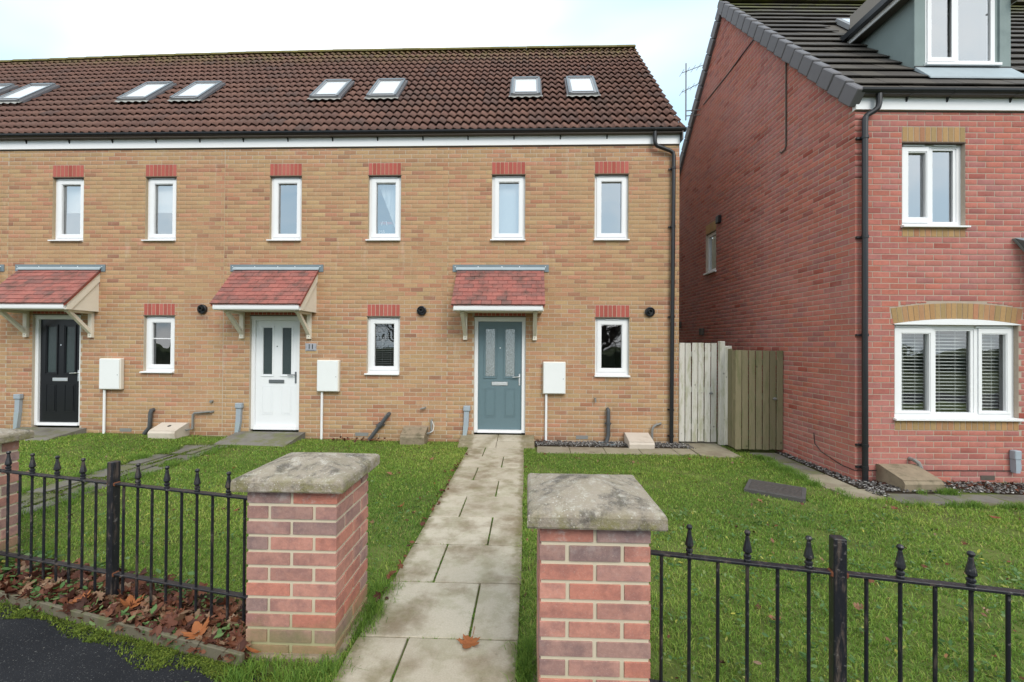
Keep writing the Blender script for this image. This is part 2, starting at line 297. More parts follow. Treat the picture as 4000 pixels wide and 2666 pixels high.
# ------------------------------------------------------------------ mesh helpers
class MB:
    def __init__(s): s.v = []; s.f = []
    def box(s, x0, x1, y0, y1, z0, z1):
        b = len(s.v)
        s.v += [(x0, y0, z0), (x1, y0, z0), (x1, y1, z0), (x0, y1, z0), (x0, y0, z1), (x1, y0, z1), (x1, y1, z1), (x0, y1, z1)]
        s.f += [tuple(b+i for i in q) for q in ((0, 1, 5, 4), (1, 2, 6, 5), (2, 3, 7, 6), (3, 0, 4, 7), (4, 5, 6, 7), (3, 2, 1, 0))]; return s
    def cham(s, x0, x1, y0, y1, z0, z1, c=.004):
        """box with chamfered edges (all faces inset)"""
        b = len(s.v); X = (x0, x1); Y = (y0, y1); Z = (z0, z1); idx = {}
        for i in (0, 1):
            for j in (0, 1):
                for k in (0, 1):
                    sx, sy, sz = (c if i == 0 else -c), (c if j == 0 else -c), (c if k == 0 else -c)
                    for a, p in enumerate(((X[i], Y[j]+sy, Z[k]+sz), (X[i]+sx, Y[j], Z[k]+sz), (X[i]+sx, Y[j]+sy, Z[k]))):
                        idx[i, j, k, a] = len(s.v); s.v.append(p)
        I = idx
        for i, fl in ((0, 1), (1, 0)):
            q = [I[i, 0, 0, 0], I[i, 1, 0, 0], I[i, 1, 1, 0], I[i, 0, 1, 0]]; s.f.append(tuple(q[::-1] if fl else q))
            q = [I[0, i, 0, 1], I[1, i, 0, 1], I[1, i, 1, 1], I[0, i, 1, 1]]; s.f.append(tuple(q if fl else q[::-1]))
            q = [I[0, 0, i, 2], I[1, 0, i, 2], I[1, 1, i, 2], I[0, 1, i, 2]]; s.f.append(tuple(q[::-1] if fl else q))
        for j in (0, 1):
            for k in (0, 1): s.f.append((I[0, j, k, 1], I[1, j, k, 1], I[1, j, k, 2], I[0, j, k, 2]))
        for i in (0, 1):
            for k in (0, 1): s.f.append((I[i, 0, k, 0], I[i, 1, k, 0], I[i, 1, k, 2], I[i, 0, k, 2]))
            for j in (0, 1): s.f.append((I[i, j, 0, 0], I[i, j, 1, 0], I[i, j, 1, 1], I[i, j, 0, 1]))
            for j in (0, 1):
                for k in (0, 1): s.f.append(tuple(I[i, j, k, a] for a in (0, 1, 2)))
        return s
    def ring(s, x0, x1, z0, z1, w, y0, y1):
        l, r, b, t = w if isinstance(w, tuple) else (w,)*4
        s.box(x0, x0+l, y0, y1, z0, z1); s.box(x1-r, x1, y0, y1, z0, z1)
        s.box(x0+l, x1-r, y0, y1, z0, z0+b); s.box(x0+l, x1-r, y0, y1, z1-t, z1); return s
    def quad(s, *p): b = len(s.v); s.v += list(p); s.f.append(tuple(range(b, b+len(p)))); return s
    def prism(s, poly, axis, a, b):
        """poly: 2D points in the plane normal to axis; extruded from a to b"""
        def P(p, t): return {'x': (t, p[0], p[1]), 'y': (p[0], t, p[1]), 'z': (p[0], p[1], t)}[axis]
        n = len(poly); o = len(s.v); s.v += [P(p, a) for p in poly]+[P(p, b) for p in poly]
        s.f.append(tuple(o+i for i in range(n))[::-1]); s.f.append(tuple(o+n+i for i in range(n)))
        for i in range(n): j = (i+1) % n; s.f.append((o+i, o+j, o+n+j, o+n+i))
        return s
    def tube(s, pts, r, n=8, cap=True):
        pts = [Vector(p) for p in pts]; rs = r if isinstance(r, (list, tuple)) else [r]*len(pts); o = len(s.v); ref = None
        for i, p in enumerate(pts):
            d = (pts[min(i+1, len(pts)-1)]-pts[max(i-1, 0)]).normalized()
            if ref is None: ref = Vector((1, 0, 0)) if abs(d.x) < .8 else Vector((0, 1, 0))
            a = d.cross(ref).normalized(); b = d.cross(a).normalized(); ref = b.cross(d).normalized() if False else ref
            for k in range(n):
                t = 2*math.pi*k/n; s.v.append(tuple(p+(a*math.cos(t)+b*math.sin(t))*rs[i]))
        for i in range(len(pts)-1):
            for k in range(n): l = (k+1) % n; s.f.append((o+i*n+k, o+i*n+l, o+(i+1)*n+l, o+(i+1)*n+k))
        if cap: s.f.append(tuple(o+k for k in range(n))[::-1]); s.f.append(tuple(o+(len(pts)-1)*n+k for k in range(n)))
        return s
    def lathe(s, prof, n=10, c=(0, 0, 0), rot=0.):
        o = len(s.v)
        for r, z in prof:
            for k in range(n): t = 2*math.pi*k/n+rot; s.v.append((c[0]+r*math.cos(t), c[1]+r*math.sin(t), c[2]+z))
        for i in range(len(prof)-1):
            for k in range(n): l = (k+1) % n; s.f.append((o+i*n+k, o+i*n+l, o+(i+1)*n+l, o+(i+1)*n+k))
        return s
    def mesh(s, name, mat, smooth=False, sharp=40):
        m = bpy.data.meshes.new(name); m.from_pydata(s.v, [], s.f); m.materials.append(mat)
        if smooth:
            m.polygons.foreach_set('use_smooth', [True]*len(m.polygons)); 
            try: m.set_sharp_from_angle(angle=rad(sharp))
            except Exception: pass
        m.update(); return m
def obj(name, mb, mat=None, parent=None, loc=(0, 0, 0), rot=(0, 0, 0), scale=(1, 1, 1), smooth=False):
    me = mb.mesh(name, M[mat] if isinstance(mat, str) else mat, smooth) if isinstance(mb, MB) else mb
    o = bpy.data.objects.new(name, me); C.objects.link(o)
    o.location = loc; o.rotation_euler = rot; o.scale = scale
    if parent: o.parent = parent
    return o
def tag(o, label, cat, group=None):
    o['label'] = label; o['category'] = cat
    if group: o['group'] = group
    return o
def thing(name, label, cat, loc=(0, 0, 0), rotz=0, group=None):
    o = bpy.data.objects.new(name, None); C.objects.link(o); o.empty_display_size = .2
    o.location = loc; o.rotation_euler = (0, 0, rotz); return tag(o, label, cat, group)
def struct(name, mb, mat, smooth=False): o = obj(name, mb, mat, smooth=smooth); o['kind'] = 'structure'; return o
def text_mesh(name, curve, parent, loc):
    t_ = bpy.data.objects.new('text', curve); me = bpy.data.meshes.new_from_object(t_); bpy.data.objects.remove(t_)
    return obj(name, me, None, parent, loc, (rad(90), 0, 0))
def npmesh(name, V, F, mat, attr=None, smooth=False):
    """V (n,3), F (m,k) arrays"""
    m = bpy.data.meshes.new(name); k = F.shape[1]
    m.vertices.add(len(V)); m.vertices.foreach_set('co', np.ascontiguousarray(V, np.float32).ravel())
    m.loops.add(F.size); m.loops.foreach_set('vertex_index', np.ascontiguousarray(F, np.int32).ravel())
    m.polygons.add(len(F)); m.polygons.foreach_set('loop_start', np.arange(0, F.size, k, dtype=np.int32)); m.polygons.foreach_set('loop_total', np.full(len(F), k, np.int32))
    if smooth: m.polygons.foreach_set('use_smooth', np.ones(len(F), bool))
    if attr is not None:
        a = m.attributes.new('r', 'FLOAT', 'POINT'); a.data.foreach_set('value', np.ascontiguousarray(attr, np.float32))
    m.materials.append(M[mat]); m.update(calc_edges=True); m.validate(); return m
def gz(x, y): return -.149-.007*y+.014*min(5.0, max(0.0, -x-2.0))
def gza(x, y): return -.149-.007*y+.014*np.clip(-x-2.0, 0, 5)

# ------------------------------------------------------------------ brick laying
def unit_brick(mat):
    c = .0014; mb = MB(); ix, iz = .016, .05
    mb.v = [(ix, 0, iz), (1-ix, 0, iz), (1-ix, 0, 1-iz), (ix, 0, 1-iz), (0, c, 0), (1, c, 0), (1, c, 1), (0, c, 1), (0, .1, 0), (1, .1, 0), (1, .1, 1), (0, .1, 1)]
    mb.f = [(0, 1, 2, 3), (4, 5, 1, 0), (5, 6, 2, 1), (6, 7, 3, 2), (7, 4, 0, 3), (8, 9, 5, 4), (9, 10, 6, 5), (10, 11, 7, 6), (11, 8, 4, 7)]
    return mb.mesh('brick', M[mat])
UB = {k: unit_brick(k) for k in ('tan_brick', 'red_brick', 'soldier_red', 'soldier_tan', 'pillar_brick')}
BV = np.array([v.co[:] for v in UB['tan_brick'].vertices]); BF = np.array([p.vertices[:] for p in UB['tan_brick'].polygons])
def clip(a, b, z0, z1, holes):
    """pieces (a,b,z0,z1) of a brick outside the holes (x0,x1,z0,z1)"""
    cuts = sorted({a, b, *[min(b, max(a, h[0])) for h in holes], *[min(b, max(a, h[1])) for h in holes]}); out = []
    for p, q in zip(cuts, cuts[1:]):
        if q-p < 1e-5: continue
        m = (p+q)/2; lo, hi = z0, z1
        for h in holes:
            if h[0] <= m <= h[1] and h[2] < hi and h[3] > lo:
                if h[2] <= lo and h[3] >= hi: hi = lo; break
                if h[2] <= lo: lo = h[3]+.008
                else: hi = h[2]-.004
        if hi-lo < .018: continue
        if out and abs(out[-1][1]-p) < 1e-5 and abs(out[-1][2]-lo) < 1e-5 and abs(out[-1][3]-hi) < 1e-5: out[-1] = (out[-1][0], q, lo, hi)
        else: out.append((p, q, lo, hi))
    return [o for o in out if o[1]-o[0] > .025]
def lay(a, b, z0, z1, holes, zoff=0., phase=0., first_odd=0.0, span=None):
    k0 = math.floor((z0-zoff)/.075); res = []
    for k in range(k0, int((z1-zoff)/.075)+1):
        lo = max(z0, zoff+k*.075+.005); hi = min(z1, zoff+k*.075+.070)
        if hi-lo < .02: continue
        A, B = (a, b) if span is None else span(lo, hi)
        odd = k % 2; start = a+phase+(.1125 if odd else 0.)
        hs = [h for h in holes if h[2] < hi-.002 and h[3] > lo+.002]
        n0 = math.floor((A-start)/.225)-1
        for n in range(n0, int((B-start)/.225)+2):
            p = max(A+(first_odd if odd and n < 1 and A == a else 0), start+n*.225+(0. if first_odd and not odd and n == 0 else .005)); q = min(B, start+n*.225+.22)
            if q-p < .03: continue
            res += clip(p, q, lo, hi, hs)
    return res
def place_bricks(parent, P, mat, xf, cam_local, nmax, label=None):
    """P list of (loc, rotz, L, H); the nmax nearest become objects, the rest one mesh"""
    P = sorted(P, key=lambda p: (Vector(p[0])-cam_local).length)
    me = UB[mat]
    for loc, rz, Lb, H in P[:nmax]: obj('brick', me, None, parent, loc, (0, 0, rz), (Lb, 1, H))
    rest = P[nmax:]
    if not rest: return
    n = len(rest); V = np.empty((n, 12, 3)); sc = np.array([(p[2], 1, p[3]) for p in rest])[:, None, :]
    W = BV[None]*sc; rz = np.array([p[1] for p in rest])[:, None]; cs, sn = np.cos(rz), np.sin(rz)
    lc = np.array([p[0] for p in rest])[:, None, :]
    V[..., 0] = W[..., 0]*cs-W[..., 1]*sn; V[..., 1] = W[..., 0]*sn+W[..., 1]*cs; V[..., 2] = W[..., 2]; V += lc
    F = (BF[None]+12*np.arange(n)[:, None, None]).reshape(-1, 4)
    o = obj('brickwork', npmesh('brickwork', V.reshape(-1, 3), F, mat+'_mass'), None, parent); o['kind'] = 'stuff'
def wall_mesh(mb, x0, x1, z0, z1, holes, y, yb):
    xs = sorted({x0, x1, *[h[0] for h in holes], *[h[1] for h in holes]}); zs = sorted({z0, z1, *[h[2] for h in holes], *[h[3] for h in holes]})
    xs = [x for x in xs if x0 <= x <= x1]; zs = [z for z in zs if z0 <= z <= z1]
    for p, q in zip(xs, xs[1:]):
        for r, s in zip(zs, zs[1:]):
            mx, mz = (p+q)/2, (r+s)/2
            if any(h[0] < mx < h[1] and h[2] < mz < h[3] for h in holes): continue
            mb.quad((p, y, r), (q, y, r), (q, y, s), (p, y, s))
    for a, b, c, d in holes:
        mb.quad((a, y, c), (a, y, d), (a, yb, d), (a, yb, c)); mb.quad((b, y, d), (b, y, c), (b, yb, c), (b, yb, d))
        mb.quad((a, y, d), (b, y, d), (b, yb, d), (a, yb, d)); mb.quad((b, y, c), (a, y, c), (a, yb, c), (b, yb, c))
    return mb

# ------------------------------------------------------------------ joinery
def window(parent, x0, x1, z0, z1, lights, glass='glass', yf=.06, vents=((.12, .88),), sill=(.03, .03), bar=None):
    """lights: list of (px0,px1,pz0,pz1,sash) pane rectangles"""
    mb = MB(); zs = z0+.035
    fr = .055
    mb.ring(x0, x1, zs, z1, fr, yf, yf+.07)
    for a, b in zip(lights, lights[1:]): m = (a[1]+b[0])/2; mb.box(m-.03, m+.03, yf, yf+.07, zs+fr, z1-fr)
    w = obj('window', mb, 'white_upvc', parent)
    for i, (a, b, c, d, sash) in enumerate(lights):
        L0 = x0+fr if i == 0 else (lights[i-1][1]+a)/2+.03; R0 = x1-fr if i == len(lights)-1 else (b+lights[i+1][0])/2-.03
        s = MB()
        if sash:
            s.ring(L0-.012, R0+.012, zs+fr-.012, z1-fr+.012, (a-L0+.012-.012, R0-b+.012-.012, c-zs-fr+.012-.012, z1-fr-d+.012-.012), yf-.014, yf-.002)
            s.ring(a-.012, b+.012, c-.012, d+.012, .012, yf-.006, yf+.03)
        else:
            s.ring(L0+.001, R0-.001, zs+fr+.001, z1-fr-.001, (a-L0, R0-b, c-zs-fr, z1-fr-d), yf+.008, yf+.03)
        obj('sash', s, 'white_upvc', w)
        obj('pane', MB().box(a-.004, b+.004, yf+.034, yf+.04, c-.004, d+.004), glass, w)
        if bar: obj('cross_bar', MB().box(a, b, yf+.012, yf+.032, bar-.009, bar+.009), 'white_upvc', w)  # thin white strip across the pane
    obj('sill', MB().prism([(yf+.01, z0), (yf+.01, z0+.034), (-.02, z0+.026), (-.05, z0+.02), (-.05, z0)], 'x', x0-sill[0], x1+sill[1]), 'white_upvc', w)
    for f0, f1 in vents:
        a, b = x0+(x1-x0)*f0, x0+(x1-x0)*f1
        obj('trickle_vent', MB().box(a, b, yf-.022, yf-.0145, z1-.035, z1-.018), 'white_upvc', w)
    return w
def room(parent, x0, x1, z0, z1, depth=2.2, y=.14, mat='interior'):
    mb = MB(); x0 -= .38; x1 += .38; z0 -= .7; z1 += .25; y1 = y+depth
    mb.quad((x0, y1, z0), (x0, y1, z1), (x1, y1, z1), (x1, y1, z0)); mb.quad((x0, y, z0), (x0, y, z1), (x0, y1, z1), (x0, y1, z0))
    mb.quad((x1, y, z0), (x1, y1, z0), (x1, y1, z1), (x1, y, z1)); mb.quad((x0, y, z1), (x1, y, z1), (x1, y1, z1), (x0, y1, z1)); mb.quad((x0, y, z0), (x0, y1, z0), (x1, y1, z0), (x1, y, z0))
    return obj('room', mb, mat, parent)
def soldier_lintel(parent, x0, x1, z0, z1, n, mat='soldier_red', mort='tan_mortar', steel=True, taper=.03):
    mb = MB(); mb.box(x0-.0, x1+.0, .0015, .09, z0+.0, z1)
    p = obj('lintel', mb, mort, parent); w = (x1-x0)/n
    for i in range(n): obj('brick', UB[mat], None, p, (x0+i*w+.005, -.002, z0+.004), (0, 0, 0), (w-.010, 1, z1-z0-.008))
    if steel: obj('steel_angle', MB().box(x0-.01, x1+.01, .001, .055, z0-.016, z0-.002), 'steel_lintel', p)
    return p
def door(parent, xc, zb, col, glass, handle='chrome', box='chrome', z1=2.065):
    x0, x1 = xc-.456, xc+.456
    f = MB(); f.box(x0, x0+.062, .045, .115, zb, z1); f.box(x1-.062, x1, .045, .115, zb, z1); f.box(x0+.062, x1-.062, .045, .115, z1-.075, z1)
    d = obj('door', f, 'white_upvc', parent)
    obj('head_strip', MB().box(x0-.004, x1+.004, .035, .0435, z1-.05, z1+.004), 'white_upvc', d)
    obj('threshold', MB().box(x0+.062, x1-.062, .03, .1, zb+.0, zb+.05).box(x0+.062, x1-.062, .02, .03, zb+.0, zb+.022), 'white_upvc', d)
    a, b, c, e = x0+.064, x1-.064, zb+.052, z1-.077
    P = [(-.264, -.083), (.092, .272)]; gz0, gz1 = 1.0, 1.862; lz0, lz1 = .27, .79
    holes = [(xc+p[0], xc+p[1], gz0, gz1) for p in P]
    lf = MB(); wall_mesh(lf, a, b, c, e, holes, .082, .11)
    obj('leaf', lf, col, d)
    for p in P:
        u, v = xc+p[0], xc+p[1]
        obj('glazing_bead', MB().ring(u-.028, v+.028, gz0-.032, gz1+.032, (.012, .012, .012, .012), .068, .0815).ring(u-.016, v+.016, gz0-.02, gz1+.02, .016, .074, .0815).ring(u, v, gz0, gz1, .006, .078, .1), col, d)
        obj('pane', MB().box(u+.006, v-.006, .092, .098, gz0+.006, gz1-.006), glass, d)
        pm = MB(); u -= .01; v += .01
        pm.ring(u, v, lz0, lz1, .012, .077, .0815)
        pm.prism([(u+.03, lz0+.03), (v-.03, lz0+.03), (v-.03, lz1-.03), (u+.03, lz1-.03)], 'y', .0745, .0815)
        obj('panel', pm, col, d)
    obj('letterbox', MB().cham(xc-.146, xc+.142, .068, .081, .843, .908, .005).box(xc-.125, xc+.121, .064, .0675, .858, .893), box, d)
    hx = xc+.352
    obj('handle', MB().cham(hx-.014, hx+.016, .070, .081, .845, 1.055, .004).tube([(hx, .075, 1.0), (hx, .035, 1.0), (hx-.02, .03, 1.0), (hx-.125, .03, .995)], .0095, 8), handle, d, smooth=True)
    obj('spyhole', MB().tube([(xc+.004, .0805, 1.515), (xc+.004, .074, 1.515)], .012, 10), handle, d)
    return d

# ------------------------------------------------------------------ porch canopy
CW = .775
canopy_tile = MB().box(-.5, .5, 0, 1, 0, 1).mesh('tile', M['canopy_tile'])
def canopy(parent, xc):
    s0, z0, s1, z1 = 0., 2.915, -.63, 2.237                       # wall line, front edge (top of tiles)
    ang = math.atan2(z0-z1, -s1); L = math.hypot(z0-z1, s1)
    mb = MB()
    # body: side panels, soffit
    for sx in (-1, 1):
        xa = xc+sx*.735; xb = xc+sx*.715
        mb.prism([(0, 2.13), (0, 2.86), (-.556, 2.262), (-.556, 2.13)], 'x', min(xa, xb), max(xa, xb))
    mb.box(xc-.714, xc+.714, -.55, 0, 2.135, 2.15)
    c = obj('canopy', mb, 'cream', parent)
    for sx in (-1, 1):
        xa = xc+sx*.7355; xb = xc+sx*.752
        n = Vector((0, -math.sin(ang), 0))
        q = [(0, 2.845), (0, 2.68), (-.03, 2.655), (-.50, 2.132), (-.575, 2.132), (-.575, 2.235)]
        obj('barge_board', MB().prism(q, 'x', min(xa, xb), max(xa, xb)), 'cream', c)
        xa = xc+sx*.748; xb = xc+sx*.766
        obj('verge_strip', MB().prism([(0, 2.895), (0, 2.86), (-.62, 2.19), (-.62, 2.224)], 'x', min(xa, xb), max(xa, xb)), 'verge_red', c)
    obj('fascia', MB().prism([(-.557, 2.128), (-.595, 2.128), (-.612, 2.142), (-.616, 2.165), (-.616, 2.222), (-.557, 2.222)], 'x', xc-.734, xc+.734), 'white_upvc', c)
    obj('roof_deck', MB().prism([(0, 2.885), (-.62, 2.21), (-.60, 2.195), (0, 2.865)], 'x', xc-.745, xc+.745), 'verge_red', c)
    rows = 9; g = L/rows; tw = .166
    for r in range(rows):
        off = -(tw/2) if r % 2 else 0.
        x = -CW+off
        while x < CW-.01:
            a, b = max(-CW, x), min(CW, x+tw); x += tw
            if b-a < .02: continue
            sl = r*g; yy = s1+math.cos(ang)*sl; zz = z1-.012+math.sin(ang)*sl
            obj('tile', canopy_tile, None, c, (xc+(a+b)/2, yy-random.uniform(0, .004), zz+random.uniform(-.0015, .0025)), (ang-.085+random.uniform(-.008, .008), 0, random.uniform(-.006, .006)), (b-a-.005, g+.022, .019))
    fl = MB().box(xc-.855, xc+.858, -.014, -.0005, 2.912, 2.997).box(xc-.855, xc-.777, -.014, -.0005, 2.872, 2.912).box(xc+.779, xc+.858, -.014, -.0005, 2.868, 2.912)
    fo = obj('flashing', fl, 'lead', c)
    obj('flashing_apron', MB().prism([(-.012, 2.942), (-.016, 2.952), (-.055, 2.912), (-.055, 2.893), (-.048, 2.893)], 'x', xc-.79, xc+.79), 'lead_pale', c)
    for dx in (-.81, -.40, .025, .34, .80): obj('screw', MB().lathe([(.008, 0), (.008, .004), (0, .006)], 8), 'chrome', c, (xc+dx, -.014, 2.958), (rad(90), 0, 0))
    for sx in (-1, 1):
        x0 = xc+sx*.618; b = MB()
        b.box(x0-.036, x0+.036, -.05, -.001, 1.657, 2.09); b.box(x0-.036, x0+.036, -.46, -.001, 2.091, 2.129)
        b.prism([(-.051, 1.725), (-.051, 1.80), (-.36, 2.09), (-.435, 2.09)], 'x', x0-.03, x0+.03)
        br = obj('bracket', b, 'cream', c)
        obj('bolt', MB().lathe([(.008, 0), (.008, .004), (0, .006)], 8), 'satin', c, (x0, -.051, 1.70), (rad(90), 0, 0))
    return c

# ------------------------------------------------------------------ terraced houses
EAVE_Y, EAVE_Z, RP = -.165, 5.345, rad(46.98)
RIDGE_Y = 3.43; RIDGE_Z = EAVE_Z+math.tan(RP)*(RIDGE_Y-EAVE_Y); SL = (RIDGE_Y-EAVE_Y)/math.cos(RP)
def SLX(x): return SL-.5*max(0., (-4-x)/8.7)**1.7
def RDG(x): q = SLX(x); return EAVE_Y+q*math.cos(RP), EAVE_Z+q*math.sin(RP)
def pantile_mesh():
    n = 12; W = .3; mb = MB(); G = .355
    def prof(t):
        p = (t*2) % 1.0; return .024*math.sin(2*math.pi*p)+.007*math.sin(4*math.pi*p+.6)
    for y, dz in ((0, 0), (G, 0)):
        for i in range(n+1): mb.v.append((i/n*W, y, prof(i/n)+dz))
    for i in range(n+1): mb.v.append((i/n*W, .006, prof(i/n)-.012))
    for i in range(n):
        mb.f.append((i, i+1, n+2+i, n+1+i)); mb.f.append((2*n+2+i, 2*n+3+i, i+1, i))
    return mb.mesh('roof_tile', M['pantile'], False)
PT = pantile_mesh(); PT.polygons.foreach_set('use_smooth', [p.normal.z > .3 for p in PT.polygons])
RL = {0: [(-10.95, -11.55), (-10.0, -10.56)], 1: [(-7.32, -7.92), (-6.22, -6.81)], 2: [(-3.34, -3.92), (-2.17, -2.76)], 3: [(.715, .142), (1.855, 1.285)]}
def rooflight(parent, x0, x1):
    y0, y1 = .915, 1.60; Ls = (y1-y0)/math.cos(RP); w = x1-x0
    z = EAVE_Z+math.tan(RP)*(y0-EAVE_Y)
    off = Vector((0, -math.sin(RP), math.cos(RP)))*.03
    mb = MB(); F = .07
    mb.box(0, F, 0, Ls, -.03, .055); mb.box(w-F, w, 0, Ls, -.03, .055); mb.box(F, w-F, 0, .09, -.03, .045); mb.box(F, w-F, Ls-.09, Ls, -.03, .06)
    o = obj('rooflight', mb, 'frame_grey', parent, (x0+off.x, y0+off.y, z+off.z), (RP, 0, 0))
    obj('cover_strip', MB().box(-.004, .03, -.01, Ls+.004, .0555, .063).box(w-.03, w+.004, -.01, Ls+.004, .0555, .063).box(.03, w-.03, Ls-.06, Ls+.004, .061, .069), 'satin', o)
    obj('pane', MB().box(F, w-F, .09, Ls-.09, .03, .04), 'skylight_glass', o)
    obj('bottom_rail', MB().box(F, w-F, .06, .10, .0455, .056).box(.0, w, -.012, -.001, .0, .05), 'frame_grey', o)
    ap = MB(); n = 24; W2 = w+.10
    for i in range(n+1):
        t = i/n; hz = .016*math.sin(2*math.pi*t*W2/.15); ap.v += [(-.05+t*W2, 0, .012), (-.05+t*W2, -.10, .016+hz*.7)]
    for i in range(n): ap.f.append((2*i, 2*i+1, 2*i+3, 2*i+2))
    obj('apron', ap, 'apron_grey', o)
    sd = MB().box(-.035, -.003, -.02, Ls+.03, -.02, .02).box(w+.003, w+.035, -.02, Ls+.03, -.02, .02)
    obj('side_flashing', sd, 'verge_cap', o)
HX = [-13.2, -9.13, -5.04, -.95, 3.15]
W_UP = {0: [(-12.35, -11.76), (-10.57, -9.98)], 1: [(-8.29, -7.70), (-6.525, -5.945)], 2: [(-4.20, -3.615), (-2.39, -1.80)], 3: [(-.16, .433), (1.668, 2.263)]}
W_DN = {0: [(-12.35, -11.76)], 1: [(-6.525, -5.945)], 2: [(-2.39, -1.80)], 3: [(1.688, 2.285)]}
DR = {0: -10.05, 1: -8.179, 2: -4.083, 3: 0.}; CN = {0: -10.05, 1: -8.117, 2: -4.056, 3: 0.004}; DZ = {0: .03, 1: .03, 2: .004, 3: 0.}
LBL = ['leftmost tan brick terraced house, mostly cut off by the left edge of the picture', 'tan brick terraced house with the black front door under a red tiled canopy',
       'tan brick terraced house with the white front door and number 11 plate', 'tan brick end terraced house with the grey green front door']
DCOL = [('door_white', 'obscure_dark', 'satin', 'satin'), ('door_black', 'obscure_dark', 'chrome', 'chrome'), ('door_white', 'obscure_dark', 'satin', 'satin'), ('door_grey', 'obscure', 'chrome', 'chrome')]
tile_cols = {i: [] for i in range(4)}
x = 3.19
while x > -13.3:
    xm = x-.15; hi = next((i for i in range(4) if HX[i] <= xm < HX[i+1]), 3 if xm > 0 else 0); tile_cols[hi].append(x-.3); x -= .3
HOUSES = []
for h in range(4):
    xa, xb = HX[h], HX[h+1]; dep = 7.0
    H = thing('terraced_house', LBL[h], 'house', (0, 0, 0), 0, 'tan brick houses of the terrace'); HOUSES.append(H)
    up = [(a, b, 3.425, 4.612) for a, b in W_UP[h]]; dn = [(a, b, 1.02, 2.058) for a, b in W_DN[h]]
    dx = DR[h]; dr = (dx-.458, dx+.458, DZ[h]-.16, 2.069)
    holes = up+dn+[dr]
    bh = [(a-.005, b+.005, c+.0, 4.838) for a, b, c, d in up]+[(a-.005, b+.005, c, 2.289) for a, b, c, d in dn]+[(dr[0]-.005, dr[1]+.005, dr[2], 2.30)]
    wm = MB(); g0 = -.3
    wall_mesh(wm, xa, xb, g0, 5.3, holes, .003, .11)
    obj('back_wall', MB().quad((xb, dep, g0), (xa, dep, g0), (xa, dep, 5.3), (xb, dep, 5.3)), 'gable', H)
    wl = obj('wall', wm, 'tan_mortar', H)
    B = lay(xa+(.006 if h == 2 else 0), xb-(.006 if h == 1 else 0), -.29, 5.118, bh, zoff=4.838-.075*80, phase=-((xa+13.2) % .225))
    cl = Vector(CAM)
    place_bricks(H, [((a, random.uniform(-.0015, .0015), z0), 0., b-a, z1-z0) for a, b, z0, z1 in B], 'tan_brick', None, cl, [40, 250, 250, 255][h])
    if h in (0, 3):
        xx = xa if h == 0 else xb
        gb = MB(); gb.v = [(xx, .012, g0), (xx, dep, g0), (xx, dep, 5.25), (xx, RDG(xx)[0], RDG(xx)[1]-.1), (xx, .012, 5.25)]; gb.f = [(0, 1, 2, 3, 4)]
        obj('gable_wall', gb, 'gable', H)
    for i, (a, b, c, d) in enumerate(up):
        window(H, a, b, c, d, [(a+.126, b-.113, c+.147, d-.122, True)], sill=(.03, .0) if h < 3 else (.02, .012)); room(H, a, b, c, d, mat='interior')
        soldier_lintel(H, a-.002, b+.002, 4.616, 4.835, 8)
    for i, (a, b, c, d) in enumerate(dn):
        window(H, a, b, c, d, [(a+.118, b-.118, c+.15, d-.122, True)], 'glass_low', vents=((.3, .7),), bar=(c+.15+.62*(d-c-.27)) if h == 1 else None, sill=(.03, .0) if h < 3 else (.012, .012)); room(H, a, b, c, d, 3.0)
        soldier_lintel(H, a-.002, b+.002, 2.072, 2.286, 8)
    door(H, dx, DZ[h], *DCOL[h][:2], handle=DCOL[h][2], box=DCOL[h][3])
    soldier_lintel(H, dr[0], dr[1], 2.084, 2.297, 12)
    canopy(H, CN[h])
    # fascia, gutter
    x0f, x1f = (xa if h else xa-.05), (xb if h < 3 else xb-.0)
    fo = obj('fascia', MB().box(x0f, x1f-.002, -.03, .0, 5.124, 5.30), 'white_upvc', H)
    obj('soffit_shade', MB().box(x0f, x1f-.002, -.12, -.031, 5.285, 5.296).box(x0f, x1f-.002, -.006, .004, 5.105, 5.123), 'soffit_shade', H)  # brown strips paint the shade below gutter and fascia
    gx1 = x1f+(.06 if h == 3 else -.001); n = 8; R0 = .058
    arc = [(-.105+R0*math.cos(math.pi+math.pi*i/n), 5.355+R0*math.sin(math.pi+math.pi*i/n)) for i in range(n+1)]
    arc2 = [(-.105+(R0-.005)*math.cos(math.pi+math.pi*i/n), 5.355+(R0-.005)*math.sin(math.pi+math.pi*i/n)) for i in range(n, -1, -1)]
    gt = obj('gutter', MB().prism(arc+arc2, 'x', x0f, gx1), 'black_plastic', H)
    if h == 3: obj('gutter_end', MB().prism(arc, 'x', gx1+.0005, gx1+.008), 'black_plastic', gt); obj('box_end', MB().box(3.152, 3.172, -.13, .06, 5.16, 5.36), 'black_plastic', H)
    xg = x0f+.35
    while xg < x1f: obj('gutter_bracket', MB().prism([(p[0]*1.0-.0, p[1]-.004) for p in arc]+[(-.031, 5.30), (-.031, 5.22), (-.05, 5.27)], 'x', xg, xg+.022), 'black_plastic', gt); xg += .82
    # roof
    rx0, rx1 = (xa if h else xa-.04), (xb if h < 3 else xb+.035)
    rf = MB(); nseg = 8
    for i in range(nseg+1):
        xx = rx0+(rx1-rx0)*i/nseg; ry, rz = RDG(xx)
        rf.v += [(xx, EAVE_Y+.06, EAVE_Z-.04), (xx, ry, rz-.035), (xx, 2*RIDGE_Y+.1, EAVE_Z-.1)]
    for i in range(nseg): a = 3*i; rf.f += [(a, a+3, a+4, a+1), (a+1, a+4, a+5, a+2)]
    roof = obj('roof', rf, 'pantile', H)
    rows = 17
